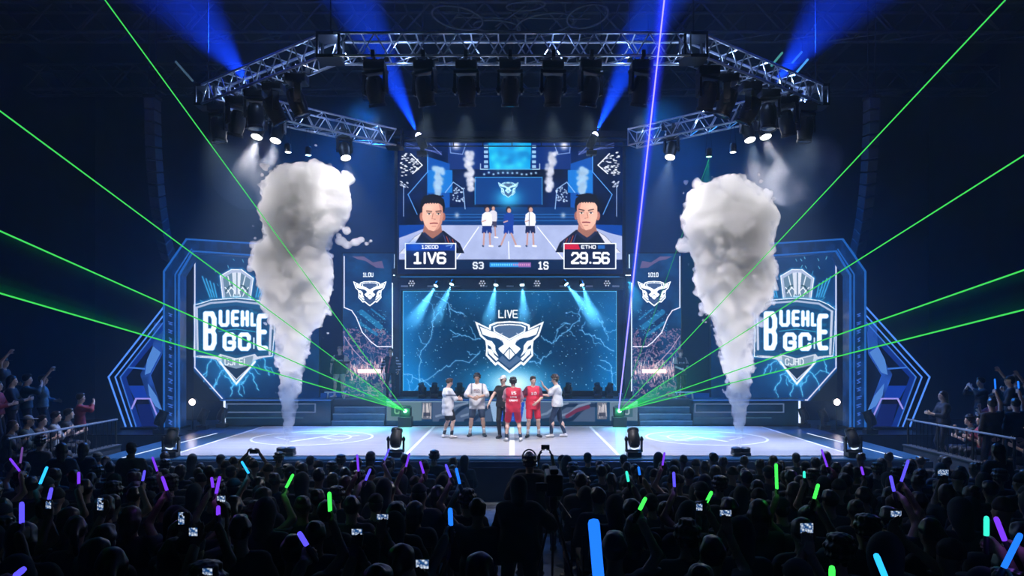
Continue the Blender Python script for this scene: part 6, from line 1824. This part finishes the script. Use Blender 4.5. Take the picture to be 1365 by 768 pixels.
def holder(hand_w, label, grip_sn, grip, seat_d, scale=1.0, both=None, standing=False):
    global hidx
    i = hidx; hidx += 1
    sn = grip_sn
    px_ = hand_w[0] - sn * .22; py_ = seat_d; zb = row_z(py_)
    k = kinds[(i * 5 + 1) % len(kinds)]
    shz = .99
    dz = max(0, min(.5, hand_w[2] - zb - (shz + .42)))       # stand up from the seat when the hand is high
    st = standing or dz > .3
    sc_ = 1.0
    if st and hand_w[2] < 1.9: sc_ = .96
    H_ = (np.array(hand_w) - np.array((px_, py_, zb))) / sc_
    pose = dict(sit=not st, lean=.02, yaw=rnd.uniform(-.2, .2), scale=sc_)
    pose['hand' + ('R' if sn > 0 else 'L')] = tuple(H_)
    pose['pole' + ('R' if sn > 0 else 'L')] = (sn * .8, -.1, -1)
    pose['grip' + ('R' if sn > 0 else 'L')] = grip
    if both is not None:
        o_ = 'L' if sn > 0 else 'R'
        pose['hand' + o_] = tuple((np.array(both) - np.array((px_, py_, zb))) / sc_); pose['pole' + o_] = (-sn * .8, -.1, -1)
    J_ = None
    r = make_person('spectator', label, 'person', (px_, py_, zb), 0, pose,
                dict(skin=CS[i % 3], hair=k[0], hairmat=HAIR[i % 2], shirtmat=CL[i % 6], pantsmat=CL[(i + 1) % 6], shoemat=SHB, capmat=CL[(i + 3) % 6], sleeve=1.9 if i % 3 else .8, fit=.024, seed=60 + i), None, .022)
    holders.append((px_, py_))
    return r
for (x0, y0, x1, y1, c, lb) in sticks:
    big = c == 'blue' and y1 > 770
    ztar = 1.42
    d = row_for(y1, ztar)
    A, B_ = P(x0, y0, d), P(x1, y1, d)      # tip, lower end of the lit part
    L = (A - B_).length; ax = (A - B_).normalized()
    rad = .015 if not big else .028
    if L > .3 and not big: rad = .018
    handle_l = .1
    # keep the hand reachable
    o = empty('glow_stick', tuple(B_), 0, f'{c} glow stick, {lb}', 'glow stick', 'glow sticks in the crowd')
    rot = ax.to_track_quat('Z', 'Y').to_matrix().to_4x4()
    MB().lathe([(rad * .7, 0), (rad, .01), (rad, L - .02), (rad * .8, L - .005), (rad * .3, L)], 12, rot).build('lit_tube', SM[c][0], o, True)
    MB().lathe([(rad * .8, -handle_l), (rad * 1.1, -handle_l + .01), (rad * 1.1, .0), (rad * .9, .008)], 12, rot).build('handle', HM, o, True)
    sn = 1 if (int(x0) % 2) else -1
    G = np.array(B_ - ax * (handle_l * .55))
    s_ = np.array(ax); dd = nrm(V3(0, 1, 0) - s_ * s_[1]); n_ = np.cross(s_, dd); n_ = n_ if n_ @ V3(-sn, 0, 0) > 0 else -n_
    W_ = G - dd * .078 - n_ * (rad + .016)
    hd_ = holder(W_, f'spectator with the {c} {lb}', sn, (tuple(dd), tuple(n_), tuple(s_), 1.15), W_[1] - .22)
    if L > .15:
        point('stick_glow', tuple(B_ + ax * L * .5 + Vector((0, -.12, 0))), .35, SM[c][1], .05)
pm_, nt, out = new_mat('phone_screen')
e = nt.nodes.new('ShaderNodeEmission'); tc = nt.nodes.new('ShaderNodeTexCoord'); vo = nt.nodes.new('ShaderNodeTexVoronoi'); vo.inputs['Scale'].default_value = 55
rp = nt.nodes.new('ShaderNodeValToRGB'); rp.color_ramp.elements[0].color = (.8, .9, 1, 1); rp.color_ramp.elements[1].color = (.01, .06, .2, 1); rp.color_ramp.elements[1].position = .6
nt.links.new(tc.outputs['Object'], vo.inputs['Vector']); nt.links.new(vo.outputs['Distance'], rp.inputs[0]); nt.links.new(rp.outputs[0], e.inputs[0]); e.inputs[1].default_value = 1.1
nt.links.new(e.outputs[0], out.inputs[0]); pm_.cycles.emission_sampling = 'NONE'
for (x, y, w_, h_, lb) in phones:
    d = row_for(y, 1.42)
    C_ = P(x, y, d); w2 = w_ * d / 2000; h2 = h_ * d / 2000
    land = w_ > h_
    o = empty('phone', tuple(C_), 0, f'lit {lb}', 'phone', 'lit phones in the crowd')
    MB().cbox((-w2 - .004, -.004, -h2 - .004), (w2 + .004, .005, h2 + .004), .003).build('phone_body', HM, o)
    MB().box((-w2, -.0055, -h2), (w2, -.0045, h2)).build('screen', pm_, o)
    sn = 1 if (int(x) % 2) else -1
    W_ = np.array(C_) + V3(sn * (w2 * .8 if land else 0), .015, -h2 - (.15 if land else .07))
    grip = ((-sn * .2, 0, 1), (0, -1, 0), (-sn, 0, .2), .3)
    bo = np.array(C_) + V3(-sn * w2 * .8, .015, -h2 - .15) if land else None
    holder(W_, f'spectator with the {lb}', sn, grip, C_[1] - .38, both=bo)

# --- camera crew standing in the aisle
def crew(x, d, s, lb, hair, pose=None, cap=None):
    zb = row_z(d)
    p = dict(scale=s, handR=(.18, .34, 1.3), handL=(-.16, .34, 1.28), footR=(.14, 0), footL=(-.14, .03), lean=.06, pitch=.1)
    if pose: p.update(pose)
    r = make_person('camera_operator', lb, 'person', (x, d, zb), 0, p, dict(skin=CS[1], hair=hair, hairmat=HAIR[0], shirtmat=CL[0], pantsmat=CL[0], shoemat=SHB, capmat=CL[2], sleeve=1.9, fit=.045, hem=-.08, seed=90, garment='jacket'), None, .018)
    holders.append((x, d)); return r
crew(.26, 11.25, .93, 'crew member with headphones standing deepest in the centre aisle', 'short')
crew(.24, 9.9, .93, 'crew member standing in the centre aisle in front of the headphone wearer', 'curly', dict(handR=(.3, .4, 1.2), lean=.32, pitch=.25))
crew(.07, 7.5, .9, 'large dark crew member hunched in the centre aisle, nearest the camera', 'hood', dict(lean=.4, headfwd=.02, pitch=.3, footR=(.2, -.05), footL=(-.18, .05), handR=(.36, .5, 1.2), handL=(-.1, .5, 1.2)))
r = empty('headphones', (.26, 11.25 + .06, row_z(11.25) - .105), 0, 'black headphones worn by the crew member deepest in the aisle', 'headphones')
m = MB(); 
for s_ in (-1, 1): m.cbox((s_ * .092 - .02, .03 + -.04, 1.6), (s_ * .092 + .02, .03 + .05, 1.7), .012)
m.build('ear_cup', M['black'], r)
m = MB(); pts = [Vector((.1 * math.cos(R(a)), .03, 1.66 + .115 * math.sin(R(a)))) for a in range(0, 181, 15)]; m.poly_tube(pts, .012, 6); m.build('headband', M['black'], r)
r.name = 'headphones'
r = empty('tripod_camera', (.5, 9.05, row_z(9.05)), 0, 'large black video camera on a tripod in the aisle right of the crew', 'camera')
for a in (90, 210, 330):
    MB().tube((0, 0, 1.28), (.38 * math.cos(R(a)), .38 * math.sin(R(a)), 0), .022, .016, 8).build('leg', M['blackmetal'], r)
MB().lathe([(.05, 1.2), (.06, 1.26), (.06, 1.36), (.04, 1.42)], 14).build('tripod_head', M['blackmetal'], r, True)
m = MB().cbox((-.12, -.28, 1.42), (.12, .3, 1.72), .03).cbox((-.06, -.22, 1.72), (.06, .12, 1.79), .02); m.build('camera_body', M['black'], r)
MB().lathe([(.07, 0), (.075, .18), (.1, .2), (.1, .3), (.09, .3)], 16, Matrix.Translation((0, .3, 1.57)) @ Matrix.Rotation(R(-90), 4, 'X')).build('lens_barrel', M['black'], r, True)
MB().cbox((-.26, -.34, 1.5), (-.1, -.3, 1.62), .01).tube((-.18, -.3, 1.56), (-.1, -.1, 1.56), .012).build('viewfinder', M['black'], r)
MB().tube((.06, -.25, 1.36), (.2, -.62, 1.2), .012).build('pan_handle', M['blackmetal'], r)
r.scale = (.85, .85, .85)
# arms raised over the front rows
def raised(px, py, lb, phone=True, d=15.0, w=.13):
    C_ = P(px, py, d)
    W1 = np.array(C_) + V3(w, .0, -.05); W2 = np.array(C_) + V3(-w, 0, -.05)
    i = len(holders)
    x_ = C_.x
    hz = C_.z
    st = hz > 1.78
    sc_ = 1.0
    pose = dict(sit=not st, handR=tuple((W1 - V3(x_, C_.y - .15, 0))), handL=tuple((W2 - V3(x_, C_.y - .15, 0))), poleR=(1, -.1, -.2), poleL=(-1, -.1, -.2), gripR=((-.4, 0, 1), (-1, 0, -.3), (0, -1, 0), .6), gripL=((.4, 0, 1), (1, 0, -.3), (0, -1, 0), .6))
    make_person('spectator', lb, 'person', (x_, C_.y - .15, 0), 0, pose, dict(skin=CS[1], hair='short', hairmat=HAIR[0], shirtmat=CL[1], pantsmat=CL[0], shoemat=SHB, sleeve=1.5, fit=.024, seed=i), None, .02)
    holders.append((x_, C_.y - .15))
    if phone:
        o = empty('phone', tuple(C_), 0, 'dark phone held overhead ' + ('near the left smoke jet' if px < 682 else 'in the right block beside the aisle'), 'phone')
        MB().cbox((-.08, -.005, -.042), (.08, .005, .042), .003).build('phone_body', HM, o)
        MB().box((-.075, -.0058, -.038), (.075, -.0052, .038)).build('screen', M['glass'], o)
raised(338, 602, 'spectator raising both arms left of the left smoke jet')
raised(727, 596, 'spectator raising both arms high in the right block by the aisle', d=14.2, w=.11)

# --- the seated rows
ids = 0
names_row = ORD
for k, d in enumerate(rows):
    half = .6825 * d + .2
    lim = 9.5
    for s in (-1, 1):
        x = .98 + rnd.uniform(0, .1)
        j = 0
        while x < half and x < lim:
            X = s * x + rnd.uniform(-.07, .07); D = d + rnd.uniform(-.12, .12)
            x += .61 + rnd.uniform(-.03, .05); j += 1
            if min([math.hypot(X - a, (D - b) * .9) for a, b in holders] + [9]) < .36: continue
            if abs(X) > .6825 * D + .15: continue
            seg = 'beside the aisle' if abs(X) < 2.6 else ('mid-block' if abs(X) < 5.2 else ('in the outer part' if abs(X) < 7.6 else 'at the far end'))
            st_ok = abs(X) > 6.3 and 1 <= k <= 4 and rnd.random() < .1
            pr_, w_ = rnd.choice(stand_protos if st_ok else protos)
            pos = 'standing' if st_ok else 'seated'
            sd_ = 'left' if s < 0 else 'right'
            place(pr_, (X, D, row_z(D)), rnd.uniform(-.25, .25) - X * .012, f'{w_} spectator {pos} in row {names_row[k]} from the stage, {sd_} block, {seg}'.replace('row ' + names_row[k], 'the ' + names_row[k] + ' row'), f'spectators in the {names_row[k]} row, {sd_} block, {seg}')
            if not st_ok and j <= 1:
                c_ = empty('folding_chair', (X, D, row_z(D)), 0, f'black chair at the aisle end of the {names_row[k]} row, {sd_} block', 'chair', f'aisle chairs')
                MB().cbox((-.22, -.2, .4), (.22, .22, .43), .012).build('seat', M['black'], c_)
                MB().cbox((-.21, -.25, .6), (.21, -.225, .84), .01).build('backrest', M['black'], c_)
                for qx in (-.2, .2):
                    MB().tube((qx, .18, 0), (qx, .18, .41), .012).build('leg', M['blackmetal'], c_)
                    MB().tube((qx, -.22, 0), (qx, -.24, .84), .012).build('leg', M['blackmetal'], c_)
            ids += 1
print('CROWD', ids)

# ------------------------------------------------------------------ side stands
CLS = [pbr('stand_cloth_%d' % i, c, .8, 0, .2, 8) for i, c in enumerate(((.03, .03, .04), (.3, .32, .36), (.28, .03, .05), (.03, .06, .08), (.12, .2, .25), (.02, .02, .03), (.1, .08, .08)))]
sp = []
for i, (k, w_) in enumerate((('short', 'short-haired'), ('long', 'long-haired'), ('curly', 'curly-haired'), ('cap', 'cap-wearing'), ('short', 'short-haired'))):
    r = make_person('stand_spectator', 'x', 'person', (0, -50, 0), 0,
                    dict(sit=True, lean=.1 + .05 * (i % 2), yaw=0, handR=(.06, .36, .8 + .1 * (i % 3)), handL=(-.06, .36, .8 + .1 * (i % 2))),
                    dict(skin=SK[i % 2], hair=k, hairmat=HAIR[i % 2], shirtmat=CLS[i], pantsmat=CLS[5], shoemat=SHB, capmat=CLS[1], sleeve=1.8 if i % 2 else .9, fit=.024, seed=120 + i, eyes=1), None, .02)
    sp.append((r, w_))
spst = []
for i in range(3):
    hp = [dict(handR=(.12, .3, 1.5), handL=(-.12, .3, 1.5)), dict(handR=(.2, .2, 1.85), handL=(-.1, .3, 1.1)), dict(handR=(.1, .33, 1.2), handL=(-.1, .33, 1.2))][i]
    hp.update(scale=.97, footR=(.14, 0), footL=(-.14, 0))
    r = make_person('stand_spectator', 'x', 'person', (0, -50, 0), 0, hp, dict(skin=SK[i % 2], hair=('short', 'cap', 'long')[i], hairmat=HAIR[0], shirtmat=CLS[(4, 0, 3)[i]], pantsmat=CLS[5], shoemat=SHB, sleeve=1.6, fit=.024, seed=130 + i, eyes=1), None, .02)
    spst.append((r, ('hands-to-face standing', 'arm-raising standing', 'hand-folding standing')[i]))
clothn = ['black', 'grey', 'red', 'dark green', 'pale blue', 'black', 'brown']
held = []
for px, py, h_, lb in ((1326, 505, 14, 'left'), (1357, 508, 10, 'right')):
    d = 16.2; A, B_ = P(px, py, d), P(px + 1, py + h_, d)
    o = empty('glow_stick', tuple(B_), 0, f'blue glow stick held up in the right stand, {lb} one of two', 'glow stick')
    L = (A - B_).length; rot = (A - B_).normalized().to_track_quat('Z', 'Y').to_matrix().to_4x4()
    MB().lathe([(.012, 0), (.017, .01), (.017, L - .01), (.008, L)], 12, rot).build('lit_tube', BLU, o, True); MB().lathe([(.017, -.1), (.019, 0)], 12, rot).build('handle', HM, o, True)
    hw = np.array(B_) + V3(-.045, -.075, -.05)
    zt_ = .68 + .42 * int((hw[0] - 10.05) / .95)
    make_person('stand_spectator', f'spectator raising the {lb} of two blue glow sticks in the right stand', 'person', (hw[0] - .18, 15.95, zt_), 0, dict(handR=(.18, hw[1] - 15.95, hw[2] - zt_), poleR=(1, -.2, -.5), gripR=((0, 1, 0), (1, 0, 0), (0, 0, 1), 1.1), scale=1.0),
                dict(skin=SK[0], hair='short', hairmat=HAIR[0], shirtmat=CLS[0], pantsmat=CLS[5], shoemat=SHB, sleeve=1.8, fit=.024, seed=150, eyes=1), None, .02)
    held.append((hw[0] - .18, 15.95))
for s, sd_ in ((-1, 'left'), (1, 'right')):
    so = empty('side_stand', (s * 12, 17, 0), 0, f'dark raised spectator stand with a metal railing, {sd_} of the crowd', 'stand', 'side stands')
    off = -Vector(so.location)
    y0, y1 = 14.8, 18.9
    for t in range(5):
        xa, xb = s * (10.05 + .95 * t), s * (10.05 + .95 * (t + 1))
        o_ = MB().cbox((min(xa, xb), y0, 0), (max(xa, xb), y1, .68 + .42 * t), .01).build('tier', M['dark'], so); o_.location = off
    o_ = MB().cbox((min(s * 9.85, s * 10.05), y0, 0), (max(s * 9.85, s * 10.05), y1, 1.06), .015).build('front_wall', pbr('stand_wall', (.03, .04, .06), .5), so); o_.location = off
    o_ = MB().cbox((min(s * 9.83, s * 10.07), y0, 1.06), (max(s * 9.83, s * 10.07), y1, 1.1), .01).build('wall_cap', M['steel'], so); o_.location = off
    m = MB().tube((s * 9.95, y0, 1.72), (s * 9.95, y1, 1.72), .025)
    o_ = m.build('handrail', M['alu'], so); o_.location = off
    m = MB()
    for i in range(24):
        y = y0 + .1 + i * (y1 - y0 - .2) / 23; m.tube((s * 9.95, y, 1.1), (s * 9.95, y, 1.72), .008, n=5)
    for i in range(4): y = y0 + .05 + i * (y1 - y0 - .1) / 3; m.tube((s * 9.95, y, 1.1), (s * 9.95, y, 1.74), .022, n=8)
    o_ = m.build('balustrade', M['blackmetal'], so); o_.location = off
    o_ = MB().box((min(s * 9.95, s * 14.8), y1 - .03, 1.7), (max(s * 9.95, s * 14.8), y1, 1.73)).build('end_rail', M['steel'], so); o_.location = off
    cnt = 0
    for t in range(5):
        zt = .68 + .42 * t
        y = y1 - .35
        j = 0
        while y > y0 + .2:
            X = s * (10.7 + .95 * t)
            if abs(X) / y < .70:
                ci = rnd.randrange(7); lean = rnd.random()
                if (t == 0 and j in (0,)) or (t >= 1 and lean < .38):
                    pr_, w_ = spst[rnd.randrange(3)]; zz = zt
                else:
                    pr_, w_ = rnd.choice(sp); w_ = f'{w_} seated'; zz = zt
                if rnd.random() < .97 and min([math.hypot(X - a, y - b) for a, b in held] + [9]) > .45:
                    o_ = place(pr_, (X, y + rnd.uniform(-.08, .08), zz), -s * R(-72 + rnd.uniform(-14, 14)) if s > 0 else R(-72 + rnd.uniform(-14, 14)),
                               f'{clothn[ci]}-clad {w_} spectator, {ORD[t]} tier of {sd_} stand, {ORD[j]} from its stage end', f'spectators in the {sd_} stand')
                    for ch in o_.children:
                        if ch.name.split('.')[0] in ('shirt', 'jacket') and ch.material_slots:
                            ch.material_slots[0].link = 'OBJECT'; ch.material_slots[0].material = CLS[ci]
                    cnt += 1
                j += 1
            y -= .5 + rnd.uniform(0, .08)
    print('STAND', cnt)
for r, _ in protos + stand_protos + sp + spst:
    for ch in list(r.children_recursive): bpy.data.objects.remove(ch)
    bpy.data.objects.remove(r)
# ------------------------------------------------------------------ camera, world, view
cam = bpy.data.cameras.new('camera')
co = bpy.data.objects.new('camera', cam); COL.objects.link(co)
co.location = (0, 0, EYE); co.rotation_euler = (PI / 2, 0, 0)
cam.sensor_width = 36.0; cam.lens = 36.0 * F / 1365.0
cam.shift_y = (HY - 384.0) / 1365.0
cam.clip_start = .1; cam.clip_end = 200
SC.camera = co
wd = bpy.data.worlds.new('arena_world'); SC.world = wd; wd.use_nodes = True
wd.node_tree.nodes['Background'].inputs[0].default_value = (0.001, 0.002, 0.006, 1)
wd.node_tree.nodes['Background'].inputs[1].default_value = 1.0
# thin stage haze in the hall's air
hv = wd.node_tree.nodes.new('ShaderNodeVolumeScatter'); hv.inputs['Density'].default_value = .0055; hv.inputs['Anisotropy'].default_value = .25; hv.inputs['Color'].default_value = (.5, .76, 1, 1)
wd.node_tree.links.new(hv.outputs[0], wd.node_tree.nodes['World Output'].inputs['Volume'])
vs_ = SC.view_settings
vs_.view_transform = 'Standard'; vs_.look = 'None'; vs_.gamma = 1.0; vs_.exposure = 0.0; vs_.use_curve_mapping = False
cy = SC.cycles
cy.use_denoising = True; cy.max_bounces = 10; cy.diffuse_bounces = 2; cy.glossy_bounces = 2; cy.transmission_bounces = 2
cy.transparent_max_bounces = 12; cy.volume_bounces = 8; cy.use_light_tree = True
cy.sample_clamp_indirect = 4.0; cy.sample_clamp_direct = 0
cy.volume_max_steps = 128; cy.volume_step_rate = 1.0
